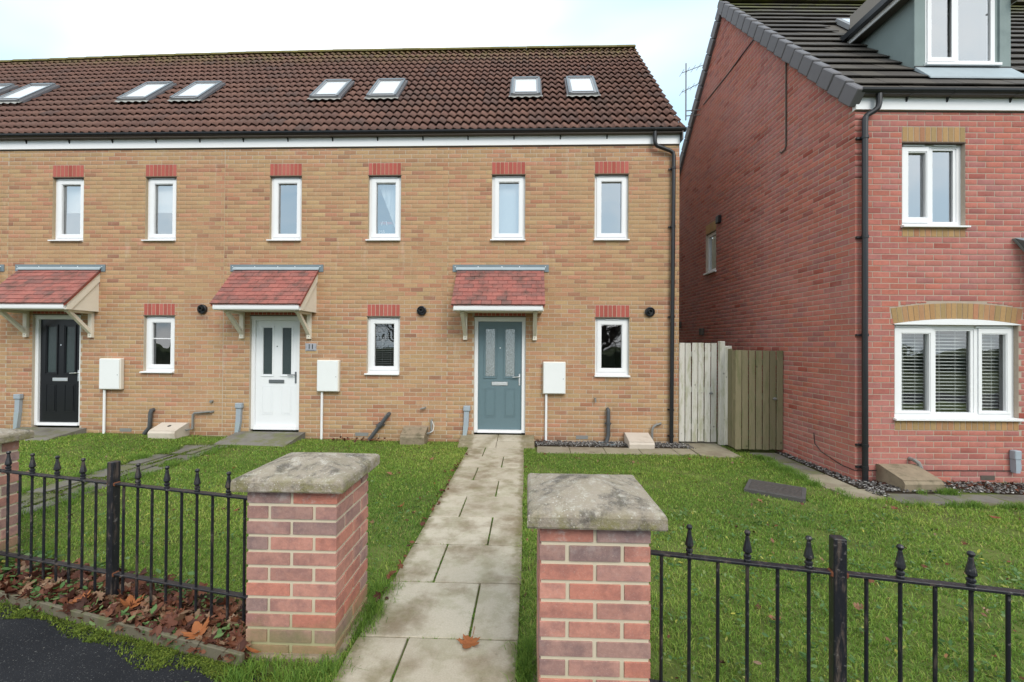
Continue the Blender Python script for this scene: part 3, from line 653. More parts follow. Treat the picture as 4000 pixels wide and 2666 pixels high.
    for tx in tile_cols[h]:
        g = SLX(tx)/rows
        for r in range(rows):
            yc = EAVE_Y+(r+.5)*g*math.cos(RP)
            if any(b-.02 < tx and tx+.3 < a+.02 and .98 < yc-.1 and yc+.12 < 1.66 for a, b in RL[h]): continue
            sl = r*g; yy = EAVE_Y+math.cos(RP)*sl; zz = EAVE_Z+math.sin(RP)*sl
            obj('roof_tile', PT, None, roof, (tx, yy, zz+.014+random.uniform(-.002, .003)), (RP-.12+random.uniform(-.006, .006), 0, random.uniform(-.004, .004)))
    for a, b in RL[h]: rooflight(H, b, a)
    nr = int((rx1-rx0)/.42); wr = (rx1-rx0)/nr
    for i in range(nr):
        xa_, xb_ = rx0+i*wr, rx0+(i+1)*wr; ry, rz = RDG((xa_+xb_)/2)
        a = [(ry+.13*math.cos(math.pi*k/7), rz-.075+.1*math.sin(math.pi*k/7)) for k in range(8)]
        obj('ridge_tile', MB().prism(a, 'x', xa_+.001, xb_-.001), 'ridge_moss', roof, (0, 0, random.uniform(-.004, .004)))
    # wall furniture
    mxo = {0: -8.9, 1: -7.075, 2: -3.065, 3: .967}[h]
    if h:
        z0m, z1m = .712, 1.281; a, b = mxo-.2, mxo+.2
        mb_ = obj('meter_box', MB().cham(a, b, -.085, -.001, z0m, z1m, .012), 'meter_cream', H)
        obj('meter_door', MB().cham(a+.012, b-.012, -.098, -.0855, z0m+.014, z1m-.014, .005), 'meter_white', mb_)
        obj('lock', MB().lathe([(.008, 0), (.008, .003), (0, .004)], 8), 'satin', mb_, (b-.045, -.098, z0m+.27), (rad(90), 0, 0))
        px = {1: a+.055, 2: a+.075, 3: a+.062}[h]
        obj('conduit', MB().tube([(px, -.03, z0m), (px-.002, -.03, -.16)], .022, 10), 'white_upvc', mb_, smooth=True)
        fx, fz = {1: (-5.415, 2.183), 2: (-1.4, 2.172), 3: (2.637, 2.168)}[h]
        fl = obj('flue', MB().lathe([(.084, .0), (.088, .03), (.082, .045), (.072, .05), (.066, .045), (.06, .02), (.0, .02)], 20), 'black_plastic', H, (fx, -.002, fz), (rad(90), 0, 0), smooth=True)
        obj('flue_pipe', MB().lathe([(.038, .0), (.038, .062), (.03, .062), (.03, .01), (0, .01)], 16), 'dark_trim', fl, (.0, .008, .02), smooth=True)
        dxx, dzz = {1: (-8.845, .52), 2: (-4.70, .40), 3: (-.575, .396)}[h]
        obj('cable_duct', MB().cham(dxx-.06, dxx+.062, -.075, -.001, dzz, dzz+.09, .008).prism([(dxx-.048, dzz-.0005), (dxx+.04, dzz-.0005), (dxx+.03, dzz-.25), (dxx-.055, dzz-.25)], 'y', -.055, -.001), 'duct_grey', H)
        obj('duct_foot', MB().prism([(dxx-.058, dzz-.2505), (dxx+.032, dzz-.2505), (dxx-.02, -.14), (dxx-.075, -.16)], 'y', -.06, -.001), 'lead_pale', H)
    if h == 1:
        obj('waste_pipe', MB().tube([(-6.318, -.0, .345), (-6.318, -.05, .345), (-6.325, -.06, .3), (-6.34, -.06, .04), (-6.43, -.07, -.08)], .034, 10), 'grey_plastic', H, smooth=True)
        obj('gas_pipe', MB().tube([(-5.6, -.15, .01), (-5.545, -.06, .02), (-5.545, -.05, .27), (-5.52, -.05, .305), (-5.22, -.05, .325), (-5.2, 0, .33)], .02, 8), 'gas_grey', H, smooth=True)
        obj('outlet', MB().tube([(-5.225, 0, .515), (-5.225, -.05, .51)], .025, 8), 'gas_grey', H)
        obj('air_brick', MB().box(-6.95, -6.73, -.006, 0, -.06, .0), 'gas_grey', H)
    if h == 2:
        w = obj('waste_pipe', MB().tube([(-1.975, 0, .325), (-1.98, -.05, .318), (-2.337, -.06, -.16)], .033, 10), 'grey_plastic', H, smooth=True)
        obj('collar', MB().tube([(-2.105, -.056, .155), (-2.14, -.056, .105)], .045, 10).box(-2.2, -2.05, -.05, -.002, .12, .135), 'grey_plastic', w)
        obj('gas_pipe', MB().tube([(-1.205, 0, .225), (-1.205, -.05, .215), (-1.2, -.06, .15), (-1.2, -.06, .03), (-1.24, -.08, .0), (-1.34, -.12, -.005)], .019, 8), 'gas_grey', H, smooth=True)
        obj('white_cable', MB().tube([(-1.19, -.05, .21), (-1.155, -.06, .12), (-1.17, -.07, .04), (-1.25, -.09, -.01)], .006, 6), 'white_upvc', H, smooth=True)
        obj('outlet', MB().tube([(-1.325, 0, .445), (-1.33, -.05, .44), (-1.4, -.075, .425)], .016, 8), 'gas_grey', H, smooth=True)
        obj('air_brick', MB().box(-2.59, -2.35, -.006, 0, -.082, -.02), 'gas_grey', H)
        pl = obj('number_plate', MB().cham(-3.512, -3.31, -.012, -.001, 1.44, 1.575, .004), 'plate', H)
        cu = bpy.data.curves.new('digits', 'FONT'); cu.body = '11'; cu.size = .118; cu.align_x = 'CENTER'; cu.extrude = .0008; cu.offset = .0016; cu.materials.append(M['ink'])
        text_mesh('digits', cu, pl, (-3.411, -.0135, 1.477))
        sm = MB(); xx = -3.475
        while xx < -3.345:
            wv = random.uniform(.004, .008); sm.box(xx, xx+wv, -.0132, -.0122, 1.449, 1.449+random.uniform(.005, .009)); xx += wv+.004
        obj('small_print', sm, 'ink', pl)
        for q in (-3.495, -3.328): obj('screw', MB().lathe([(.006, 0), (.006, .003), (0, .004)], 8), 'satin', pl, (q, -.012, 1.507), (rad(90), 0, 0))
    if h == 3:
        obj('waste_pipe', MB().tube([(1.913, 0, .45), (1.913, -.05, .445), (1.914, -.062, .4), (1.915, -.062, .0), (1.905, -.065, -.04), (1.87, -.09, -.13)], .034, 10), 'grey_plastic', H, smooth=True)
        obj('pipe_clip', MB().tube([(1.915, -.062, .185), (1.915, -.062, .225)], .042, 10).box(1.86, 1.97, -.05, -.001, .195, .215), 'grey_plastic', H)
        obj('gas_pipe', MB().tube([(2.675, -.06, -.2), (2.675, -.06, .08), (2.69, -.06, .15), (2.74, -.055, .195), (2.82, -.05, .21), (2.835, 0, .215)], .02, 8), 'gas_grey', H, smooth=True)
        obj('outside_tap', MB().tube([(1.69, 0, .64), (1.69, -.045, .64), (1.695, -.05, .57)], .014, 8).box(1.67, 1.71, -.06, -.04, .645, .655), 'gas_grey', H)
        obj('air_brick', MB().box(1.36, 1.57, -.007, 0, -.083, -.02), 'gas_grey', H)
        dp = obj('downpipe', MB().tube([(2.69, -.105, 5.30), (2.69, -.105, 5.14), (2.70, -.10, 5.09), (2.73, -.095, 5.06), (2.96, -.065, 4.99), (3.015, -.06, 4.955), (3.03, -.06, 4.90), (3.025, -.06, 3.7), (3.005, -.06, -.17)], .034, 12), 'black_plastic', H, smooth=True)
        for zc in (4.68, 3.66, 2.08, .46, .0): obj('pipe_bracket', MB().tube([(3.028-.01*(5-zc)/2.5, -.06, zc-.018), (3.028-.01*(5-zc)/2.5, -.06, zc+.018)], .041, 12).box(2.955, 3.02, -.035, -.001, zc-.012, zc+.012), 'black_plastic', dp)

# blinds and things behind the panes
for hx, lab in ((-7.995, 'white roller blind half down in the upstairs window above the black door'), (-6.235, 'white roller blind half down in the upstairs window above the left small window')):
    b = thing('roller_blind', lab, 'blind', (hx, .17, 4.5), 0, 'roller blinds in upstairs windows')
    obj('fabric', MB().box(-.2, .2, 0, .004, -.49, 0), 'blind_white', b); obj('bottom_bar', MB().box(-.2, .2, -.003, .009, -.505, -.491), 'slat_white', b)
b = thing('roller_blind', 'pale grey roller blind fully closed in the upstairs window above the grey door', 'blind', (.15, .17, 4.51), 0, 'roller blinds in upstairs windows')
obj('fabric', MB().box(-.22, .2, 0, .004, -.95, 0), 'blind_white', b)
ct = MB(); nn_ = 14
for i in range(nn_+1):
    t_ = i/nn_; xx = -.24+.40*t_; yy = .015*math.sin(i*1.9); ct.v += [(xx, yy, .98-.05*t_), (-.24+.30*t_+.02, yy, .98-.05*t_-.10-.72*t_)]
for i in range(nn_): ct.f.append((2*i, 2*i+2, 2*i+3, 2*i+1))
tag(obj('curtain', ct, 'blind_white', None, (-2.02, .19, 3.55)), 'white curtain drawn aside in the upstairs window with the blue bag', 'curtain')
def venetian(x0, x1, z0, z1, y, pitch, mat, label, root=None, tilt=.15, group=None):
    b = thing('venetian_blind', label, 'blind', (0, 0, 0), 0, group)
    if root: b.location = root.location; b.rotation_euler = root.rotation_euler
    me = MB().box(x0, x1, -.0125, .0125, -.0012, .0012).mesh('slat', M[mat]); z = z1-.03
    obj('headrail', MB().box(x0, x1, y-.02, y+.02, z1-.02, z1+.02), mat, b)
    while z > z0+.02: obj('slat', me, None, b, (0, y, z), (tilt, 0, 0)); z -= pitch
    obj('bottom_rail', MB().box(x0, x1, y-.014, y+.014, z0, z0+.014), mat, b)
    cm = MB()
    for f in (.3, .7): xx = x0+(x1-x0)*f; cm.box(xx-.002, xx+.002, y-.016, y-.014, z0, z1)
    obj('cord', cm, mat, b); return b
venetian(-2.29, -1.90, 1.13, 1.96, .2, .034, 'slat_dark', 'grey venetian blind in the small window between white door and grey door', tilt=.25, group='venetian blinds')
cu_ = thing('bag', 'blue bag with a red top standing inside the upstairs window right of the white door', 'bag', (-2.12, .26, 3.56))
obj('body', MB().cham(-.16, .13, -.06, .06, 0, .22, .02), 'bag_blue', cu_); obj('top', MB().cham(-.13, .10, -.05, .05, .2205, .27, .015), 'bag_red', cu_)
obj('strap', MB().tube([(-.09, -.065, .2), (-.08, -.065, .27), (-.0, -.065, .27), (.01, -.065, .2)], .008, 6), 'print', cu_)
fc = bpy.data.curves.new('lettering', 'FONT'); fc.body = 'M&'; fc.size = .08; fc.materials.append(M['print']); text_mesh('lettering', fc, cu_, (-.14, -.063, .06))

# ------------------------------------------------------------------ red brick house on the right (local frame: x along the front, y into the house)
RC = (4.686, -2.022, 0); RT = rad(2.0)
RH = thing('brick_house', 'large red brick house with dark tiled roof and dormer on the right', 'house', RC, RT)
TP = math.tan(rad(47.7)); E_Z = 4.80; E_D = -.12; RPR = rad(47.7); DEP = 7.1; APD = 3.55; APZ = E_Z+TP*(APD-E_D); SLR = (APD-E_D)/math.cos(RPR)
rt = Matrix.Translation(RC) @ Matrix.Rotation(RT, 4, 'Z'); CLR = rt.inverted() @ Vector(CAM)
UW = (.606, 1.422, 3.115, 4.222); LW = (.51, 2.105, .645, 1.868)
XR = 6.4
hol = [UW, LW]
def arch_z(u, r=0.): k = (u-1.31)/.82; return (2.152 if r else 1.947)-(.07 if r else .068)*k*k
bh = [(UW[0]-.003, UW[1]+.003, 2.994, 4.42), (LW[0]-.003, LW[1]+.003, .512, 1.868)]
zo = 4.422-.075*80
for i in range(26):
    ua = 1.31-.853+1.706*i/26; ub = ua+1.706/26; um = (ua+ub)/2
    bh.append((ua, ub, 1.868 if abs(um-1.31) < .8 else 1.90+.15*(abs(um-1.31)-.8)/.05, arch_z(1.31+(um-1.31)/1.04, 1)+.005))
wm = MB(); wall_mesh(wm, .003, XR, -.3, 4.7, hol, .003, .11)
def gz_hi(d): return E_Z-.06+TP*(min(d, DEP-d)-E_D*0)
gw = MB(); q_ = .003
gw.quad((q_, q_, -.3), (q_, q_, 4.72), (q_, 3.82, 4.72), (q_, 3.82, -.3)); gw.quad((q_, 4.32, -.3), (q_, 4.32, 4.72), (q_, DEP, 4.72), (q_, DEP, -.3))
gw.quad((q_, 3.82, -.3), (q_, 3.82, 3.18), (q_, 4.32, 3.18), (q_, 4.32, -.3)); gw.quad((q_, 3.82, 4.09), (q_, 3.82, 4.72), (q_, 4.32, 4.72), (q_, 4.32, 4.09)); gw.quad((q_, q_, 4.72), (q_, APD, 4.72+TP*APD), (q_, DEP, 4.72))
gw.quad((q_, 4.32, 3.18), (q_, 4.32, 4.09), (.12, 4.32, 4.09), (.12, 4.32, 3.18)); gw.quad((.25, 3.7, 3.1), (.25, 3.7, 4.2), (.25, 4.5, 4.2), (.25, 4.5, 3.1))
obj('gable_wall', gw, 'red_mortar', RH)
obj('back_wall', MB().quad((XR, .0, -.3), (XR, DEP, -.3), (XR, DEP, 4.7), (XR, .0, 4.7)).quad((XR, DEP, -.3), (.009, DEP, -.3), (.009, DEP, 4.7), (XR, DEP, 4.7)), 'red_mortar', RH)
obj('wall', wm, 'red_mortar', RH)
fb = lay(0., XR, -.29, 4.62, bh, zoff=zo, first_odd=.1125)
PB = [((a, random.uniform(-.0015, .0015), z0), 0., b-a, z1-z0) for a, b, z0, z1 in fb]
SW = [(3.815, 4.325, 3.18, 4.30)]
def span(lo, hi):
    k = max(0., (hi-4.72)/TP); return (k+.0 if k else 0.), DEP-k
# side wall: swap parity so the corner bonds
def lay_side():
    res = []
    k0 = math.floor((-.29-zo)/.075)
    for k in range(k0, 400):
        lo = zo+k*.075+.005; hi = lo+.065
        if lo > 4.72+TP*APD-.1: break
        if lo < -.29: lo = -.29
        if hi-lo < .02: continue
        A, B = span(lo, hi); st = 0. if k % 2 else .1125
        A0 = max(A, st)
        for n in range(-1, 40):
            p = max(A0, st+n*.225+.0+(.005 if n else 0)); q = min(B, st+n*.225+.22)
            if q-p > .03: res += clip(p, q, lo, hi, [h for h in SW if h[2] < hi-.002 and h[3] > lo+.002])
    return res
for a, b, z0, z1 in lay_side(): PB.append(((random.uniform(-.0012, .0012), b, z0), rad(-90), b-a, z1-z0))
place_bricks(RH, PB, 'red_brick', None, CLR, 230)
# soldier courses and arch
soldier_lintel(RH, UW[0], UW[1], 4.224, 4.418, 11, 'soldier_tan', 'red_mortar')
soldier_lintel(RH, UW[0], UW[1], 2.997, 3.11, 11, 'soldier_tan', 'red_mortar', steel=False)
soldier_lintel(RH, LW[0], LW[1], .515, .64, 21, 'soldier_tan', 'red_mortar', steel=False)
ar = MB(); n = 24; top = []; bot = []
for i in range(n+1):
    u = 1.31-.82+1.64*i/n; bot.append((u, arch_z(u))); uo = 1.31+(u-1.31)*1.04; top.append((uo, arch_z(u, 1)))
ar.prism(bot+top[::-1], 'y', .005, .05)
arch = obj('arch', ar, 'red_mortar', RH)
for i in range(n):
    f = .06
    def L_(p, q, t): return (p[0]+(q[0]-p[0])*t, p[1]+(q[1]-p[1])*t)
    q = [L_(bot[i], bot[i+1], f), L_(bot[i], bot[i+1], 1-f), L_(top[i], top[i+1], 1-f), L_(top[i], top[i+1], f)]
    q = [(q[0][0], q[0][1]+.003), (q[1][0], q[1][1]+.003), (q[2][0], q[2][1]-.006), (q[3][0], q[3][1]-.006)]
    obj('brick', MB().prism(q, 'y', random.uniform(-.002, .0005), .06), 'soldier_tan', arch)
obj('arch_infill', MB().prism([(.50, 1.869), (2.12, 1.869)]+[(u, z-.003) for u, z in bot[::-1]], 'y', -.012, .003), 'white_upvc', RH)
# windows
window(RH, *UW, [(.735, .962, 3.267, 4.108, True), (1.062, 1.33, 3.21, 4.143, False)], vents=((.06, .4), (.55, .9)), sill=(.02, .02)); room(RH, *UW)
window(RH, *LW, [(.648, 1.004, .757, 1.752, True), (1.10, 1.556, .722, 1.794, False), (1.69, 2.0, .76, 1.751, True)], 'glass_low', vents=((.03, .3), (.68, .94)), sill=(.02, .03)); room(RH, *LW, 3.2)
for (a, b, c, d), lab in (((.635, 1.03, .74, 1.80), 'white venetian blind in the left light of the arched red brick house window'), ((1.075, 1.60, .70, 1.82), 'white venetian blind in the wide middle light of the arched window'), ((1.665, 2.03, .74, 1.80), 'white venetian blind in the right light of the arched window, curtain behind')):
    venetian(a, b, c, d, .17, .0445, 'slat_white', lab, RH, .42, 'venetian blinds')
cv = MB()
for i in range(25):
    xx = 1.80+.3*i/24; yy = .27+.018*math.sin(i*1.7); cv.v += [(xx, yy, .5), (xx, yy, 1.95)]
for i in range(24): cv.f.append((2*i, 2*i+2, 2*i+3, 2*i+1))
for i in range(25):
    xx = 1.80+.3*i/24; yy = .276+.018*math.sin(i*1.7); cv.v += [(xx, yy, .5), (xx, yy, 1.95)]
for i in range(24): b_ = 50; cv.f.append((b_+2*i+1, b_+2*i+3, b_+2*i+2, b_+2*i))
o = obj('curtain', cv, 'curtain'); o.location = RC; o.rotation_euler = (0, 0, RT); tag(o, 'beige curtain behind the right light of the arched window', 'curtain')
# side window
sw = obj('window', MB().ring(-4.32, -3.82, 3.215, 4.085, .065, .045, .11), 'white_upvc', RH, (0, 0, 0), (0, 0, rad(-90)))
obj('pane', MB().box(-4.255, -3.885, .075, .08, 3.28, 4.02), 'glass', sw); obj('sill', MB().box(-4.34, -3.80, -.05, .06, 3.18, 3.212), 'white_upvc', sw)
lt = obj('lintel', MB().box(-4.325, -3.815, .0045, .08, 4.095, 4.30), 'red_mortar', RH, (0, 0, 0), (0, 0, rad(-90)))
for i in range(7): obj('brick', UB['soldier_tan'], None, lt, (-4.32+i*.072+.005, -.002, 4.10), (0, 0, 0), (.06, 1, .195))
for d_, z_ in ((5.78, 2.12), (4.45, 1.9), (3.64, 4.257)): obj('wall_vent', MB().cham(-.07, 0, d_-.07, d_+.07, z_-.08, z_+.08, .01), 'black_plastic' if z_ > 4 else 'soffit_shade', RH)
obj('cable', MB().tube([(-.012, 2.24, 7.2), (-.012, 3.3, 7.145), (-.012, 4.45, 7.14)], .009, 6), 'black_plastic', RH)
obj('overflow_pipe', MB().tube([(-.015, 1.40, 6.27), (-.015, 1.395, 4.80), (-.02, 1.42, 4.75), (-.025, 1.50, 4.73), (-.03, 1.53, 4.76)], .012, 6), 'soffit_shade', RH, smooth=True)
obj('telephone_cable', MB().tube([(-.008, .75, .33), (-.008, .73, .18), (-.008, .6, .09), (-.008, .2, .005), (-.01, -.008, -.0), (.1, -.008, .0), (2.0, -.008, .005)], .005, 5), 'black_plastic', RH)
ae = obj('aerial', MB().tube([(-.32, 4.68, 6.9), (-.32, 4.68, 8.25)], .014, 6).tube([(0, 4.62, 7.12), (-.33, 4.68, 7.12)], .012, 6).tube([(0, 4.62, 7.0), (-.33, 4.68, 7.0)], .012, 6), 'gas_grey', RH)
for zz, nn, ln in ((8.12, 8, .9), (7.66, 5, .45)):
    ya = MB(); ya.tube([(-.42, 4.68, zz-.1), (-.42+ln, 4.68-.1, zz+.22*ln)], .008, 5)
    for i in range(nn):
        t_ = i/(nn-1); px = -.42+ln*t_; pz = zz-.1+(.22*ln+.1)*t_; ya.tube([(px, 4.68-.1*t_-.14, pz), (px, 4.68-.1*t_+.14, pz)], .005, 4)
    obj('antenna', ya, 'gas_grey', ae)
# fascia, gutter, pipe
obj('fascia', MB().box(-.012, XR, -.032, .0, 4.622, 4.79).box(-.012, .006, 0, .03, 4.622, 4.76), 'white_upvc', RH)
obj('soffit_shade', MB().box(-.0, XR, -.1, -.033, 4.775, 4.786).box(0, XR, -.004, .002, 4.605, 4.621), 'soffit_shade', RH)  # shade under gutter and fascia painted as brown strips here too
R0 = .058; n = 8
arc = [(-.1+R0*math.cos(math.pi+math.pi*i/n), 4.835+R0*math.sin(math.pi+math.pi*i/n)) for i in range(n+1)]; arc2 = [(-.1+(R0-.005)*math.cos(math.pi+math.pi*i/n), 4.835+(R0-.005)*math.sin(math.pi+math.pi*i/n)) for i in range(n, -1, -1)]
gt = obj('gutter', MB().prism(arc+arc2, 'x', -.01, XR), 'black_plastic', RH); obj('gutter_end', MB().prism(arc, 'x', -.02, -.0105), 'black_plastic', gt)
for xg in (.62, 1.14, 1.95, 2.75, 3.55): obj('gutter_bracket', MB().prism([(p[0], p[1]-.004) for p in arc]+[(-.033, 4.78), (-.033, 4.72), (-.05, 4.76)], 'x', xg, xg+.022), 'black_plastic', gt)
dp = obj('downpipe', MB().tube([(.225, -.1, 4.78), (.225, -.1, 4.66), (.215, -.095, 4.61), (.18, -.085, 4.575), (.11, -.06, 4.535), (.085, -.058, 4.50), (.08, -.058, 4.44), (.08, -.058, 1.5), (.085, -.058, -.17)], .034, 12), 'black_plastic', RH, smooth=True)
for zc in (4.25, 2.98, 1.73, .33, .05): obj('pipe_bracket', MB().tube([(.081, -.058, zc-.018), (.081, -.058, zc+.018)], .041, 12).box(.0, .075, -.035, -.001, zc-.012, zc+.012), 'black_plastic', dp)
# roof
rf = MB(); zr = APZ-.04
rf.quad((-.02, -.05, E_Z-.01), (XR, -.05, E_Z-.01), (XR, APD, zr), (-.02, APD, zr)); rf.quad((XR, 2*APD+.1, E_Z-.05), (-.02, 2*APD+.1, E_Z-.05), (-.02, APD, zr), (XR, APD, zr))
roof = obj('roof', rf, 'flat_tile', RH)
FT = MB().box(0, .334, 0, .36, -.014, 0).mesh('roof_tile', M['flat_tile'])
rows = 18; g = SLR/rows; DU0, DU1 = 1.235, 2.565
for r in range(rows):
    sl = r*g; yy = E_D+math.cos(RPR)*sl; zz = E_Z+math.sin(RPR)*sl; x = -.02-(.167 if r % 2 else 0)
    while x < XR:
        a, b = max(x, -.02), min(x+.338, XR); x += .338
        if b-a < .04: continue
        cuts = [(a, b)]
        if yy > .12 and yy < 2.2:
            cuts = [(a, min(b, DU0)), (max(a, DU1), b)]
        for p, q in cuts:
            if q-p > .03: obj('roof_tile', FT, None, roof, (p, yy, zz+.012+random.uniform(-.002, .002)), (RPR-.115+random.uniform(-.004, .004), 0, random.uniform(-.003, .003)), ((q-p-.003)/.334, 1, 1))
VC = MB().cham(-.085, .035, 0, .292, -.185, .035, .012).mesh('verge_cap', M['verge_cap'])
for r in range(rows):
    sl = r*g-.02; yy = E_D+math.cos(RPR)*sl; zz = E_Z+math.sin(RPR)*sl
    obj('verge_cap', VC, None, roof, (random.uniform(-.004, .004), yy, zz+.006), (RPR-.07, 0, 0))
for r in range(rows):
    sl = r*g-.02; yy = 2*APD-(E_D+math.cos(RPR)*sl); zz = E_Z+math.sin(RPR)*sl
    obj('verge_cap', VC, None, roof, (-.03, yy, zz+.006), (RPR-.05, 0, rad(180)), (1, 1, 1))
for i in range(15):
    a = [(APD+.12*math.cos(math.pi*k/7), APZ-.045+.105*math.sin(math.pi*k/7)) for k in range(8)]
    obj('ridge_tile', MB().prism(a, 'x', -.06+i*.43, -.06+i*.43+.424), 'flat_tile', roof, (0, 0, random.uniform(-.004, .004)))
o = obj('rooflight', MB().box(0, .5, 0, .5, 0, .07), 'frame_grey', RH, (1.50, 2.06, E_Z+TP*(2.06-E_D)-.03), (RPR, 0, 0)); obj('pane', MB().box(.06, .44, .06, .44, .0705, .08), 'skylight_glass', o)
# dormer
FD = .52; EZ = 6.66; UC = (DU0+DU1)/2
dm = MB(); 
for u0, u1 in ((DU0, DU0+.06), (DU1-.06, DU1)):
    zf = E_Z+TP*(FD-E_D); dk = E_D+(EZ-E_Z)/TP
    dm.prism([(FD, zf-.06), (FD, EZ), (dk+.1, EZ), (dk+.1, EZ-.06)], 'x', u0, u1)
dm.prism([(DU0+.0605, 5.52), (1.372, 5.52), (1.372, 6.62), (DU0+.0605, 6.62)], 'y', FD+.0, FD+.07)
dm.prism([(2.385, 5.52), (DU1-.0605, 5.52), (DU1-.0605, 6.62), (2.385, 6.62)], 'y', FD+.0, FD+.07)
dm.prism([(DU0+.0605, 6.70), (DU0+.0605, 6.621), (DU1-.0605, 6.621), (DU1-.0605, 6.70), (UC, 7.38)], 'y', FD, FD+.07)
dr = obj('dormer', dm, 'render_green', RH)
for a, b in ((DU0-.012, DU0+.14), (DU1-.14, DU1+.012)): obj('corner_board', MB().box(a, b, FD-.025, FD-.001, 5.51, 6.66), 'render_green', dr)
obj('apron', MB().prism([(FD-.002, 5.505), (FD-.03, 5.505), (.262, 5.235), (.262, 5.215), (FD-.002, 5.48)], 'x', DU0-.01, DU1+.01), 'lead_pale', dr)
obj('base_strip', MB().box(DU0-.015, DU1+.015, FD-.035, FD-.026, 5.5, 5.52), 'dark_trim', dr)
fw = MB(); fw.ring(1.374, 2.383, 5.56, 6.62, .06, FD+.0, FD+.06); fw.box(1.80, 1.865, FD+.0, FD+.06, 5.62, 6.56)
dwn = obj('window_frame', fw, 'white_upvc', dr)
obj('sash', MB().ring(1.42, 1.815, 5.605, 6.58, .055, FD-.013, FD-.001), 'white_upvc', dr)
obj('sill', MB().box(1.36, 2.41, FD-.07, FD-.0, 5.522, 5.558), 'white_upvc', dr)
obj('pane', MB().box(1.475, 1.76, FD+.02, FD+.026, 5.66, 6.53), 'glass', dr); obj('pane', MB().box(1.87, 2.32, FD+.02, FD+.026, 5.625, 6.555), 'glass', dr)
for sx in (-1, 1):
    ux = UC+sx*((DU1-DU0)/2); rp = math.atan2(7.45-6.62, (DU1-DU0)/2+.2)
    dkk = 1.75
    q = [(ux+sx*.19, 6.60), (ux+sx*.19, 6.66), (UC, 7.50), (UC, 7.44)]
    obj('dormer_roof', MB().prism(q if sx > 0 else q[::-1], 'y', FD-.28, 2.55), 'flat_tile', dr)
    a, b = sorted((ux+sx*.155, ux+sx*.175)); obj('eave_fascia', MB().box(a, b, FD-.27, 1.62, 6.50, 6.60), 'white_upvc', dr)
    a, b = sorted((ux+sx*.02, ux+sx*.154)); obj('eave_soffit', MB().box(a, b, FD-.27, 1.60, 6.50, 6.515), 'soffit_shade', dr)
    a, b = sorted((ux+sx*.177, ux+sx*.26)); obj('eave_gutter', MB().prism([(a, 6.57), (b, 6.57), (b-.015 if sx > 0 else b, 6.64), (b, 6.66), (a, 6.66)], 'y', FD-.29, 1.66), 'black_plastic', dr)
room(RH, 1.70, 2.10, 6.2, 6.95, 1.2, FD+.075)
# flush pieces on the front
obj('cable_duct', MB().cham(1.975, 2.06, -.075, -.001, .16, .275, .008).prism([(1.985, .1595), (2.05, .1595), (2.06, .06), (2.04, -.01), (1.99, -.01)], 'y', -.07, -.001), 'duct_grey', RH)
obj('gas_pipe', MB().tube([(.70, 0, .155), (.70, -.06, .15), (.74, -.08, .12), (.765, -.085, .06), (.765, -.085, -.1)], .024, 8), 'gas_grey', RH, smooth=True)
obj('air_brick', MB().box(1.61, 1.79, -.006, 0, -.115, -.058), 'soffit_shade', RH)
cp = obj('door_canopy', MB().prism([(2.02, 2.98), (3.4, 2.98), (3.4, 2.5), (2.45, 2.5)], 'y', -.03, -.001), 'lead_pale', RH)
cb = MB(); cb.v = [(2.02, -.031, 2.985), (3.4, -.031, 2.985), (3.4, -.75, 2.45), (2.5, -.75, 2.45), (2.5, -.031, 2.45), (3.4, -.031, 2.45)]; cb.f = [(0, 3, 2, 1), (0, 4, 3), (3, 4, 5, 2)]
obj('canopy_roof', cb, 'lead', cp)

# ------------------------------------------------------------------ gates between the houses
def board_gate(name, label, x0, x1, y, z0, z1, n, mat, group, jitter=.012, knob=None):
    g_ = thing(name, label, 'gate', (x0, y, z0), 0, group); w = (x1-x0)/n; hgt = z1-z0
    for i in range(n):
        obj('board', MB().cham(i*w+.007, (i+1)*w-.007, -.011+.004*(i % 2), .011, random.uniform(0, jitter), hgt-random.uniform(0, jitter), .003), mat, g_, rot=(0, random.uniform(-.003, .003), 0))
    for zz in (.22, hgt*.5, hgt-.25): obj('rail', MB().box(.0, x1-x0, .012, .06, zz, zz+.09), mat, g_)
    if knob: obj('latch', MB().tube([(knob[0], -.012, knob[1]), (knob[0], -.03, knob[1])], .024, 10).lathe([(.034, 0), (.03, .008), (0, .008)], 10, (knob[0], -.02, knob[1])), 'gas_grey', g_)
    return g_
board_gate('garden_gate', 'pale silvered board gate beside the tan end house', 3.165, 3.83, .05, -.115, 1.635, 6, 'wood_grey', 'board gates between the houses', knob=(.56, .86))
ps = thing('gate_post', 'tall greenish grey timber post between the pale gate and the brown gate', 'post', (3.845, .0, -.15))
obj('post', MB().cham(0, .085, -.05, .05, 0, 1.81, .005), 'wood_grey', ps)
fp = thing('fence_panel', 'short pale board screen beside the post, at the brown gate', 'fence', (3.935, -.02, -.12), rad(-88))
for i in range(4):
    m_ = 'wood_grey' if i < 1 else 'wood_brown'
    obj('board', MB().cham(i*.13, i*.13+.12, -.011, .011, 0, 1.68-.03*i, .003), m_, fp)
obj('board', MB().cham(-.012, .1, -.045, -.02, -.02, 1.70, .003), 'wood_grey', fp, (0, 0, 0), (0, 0, rad(88)))
board_gate('garden_gate', 'dark brown green board gate against the red brick wall', 3.86, 4.628, -.55, -.10, 1.515, 7, 'wood_brown', 'board gates between the houses', knob=(.63, .83))

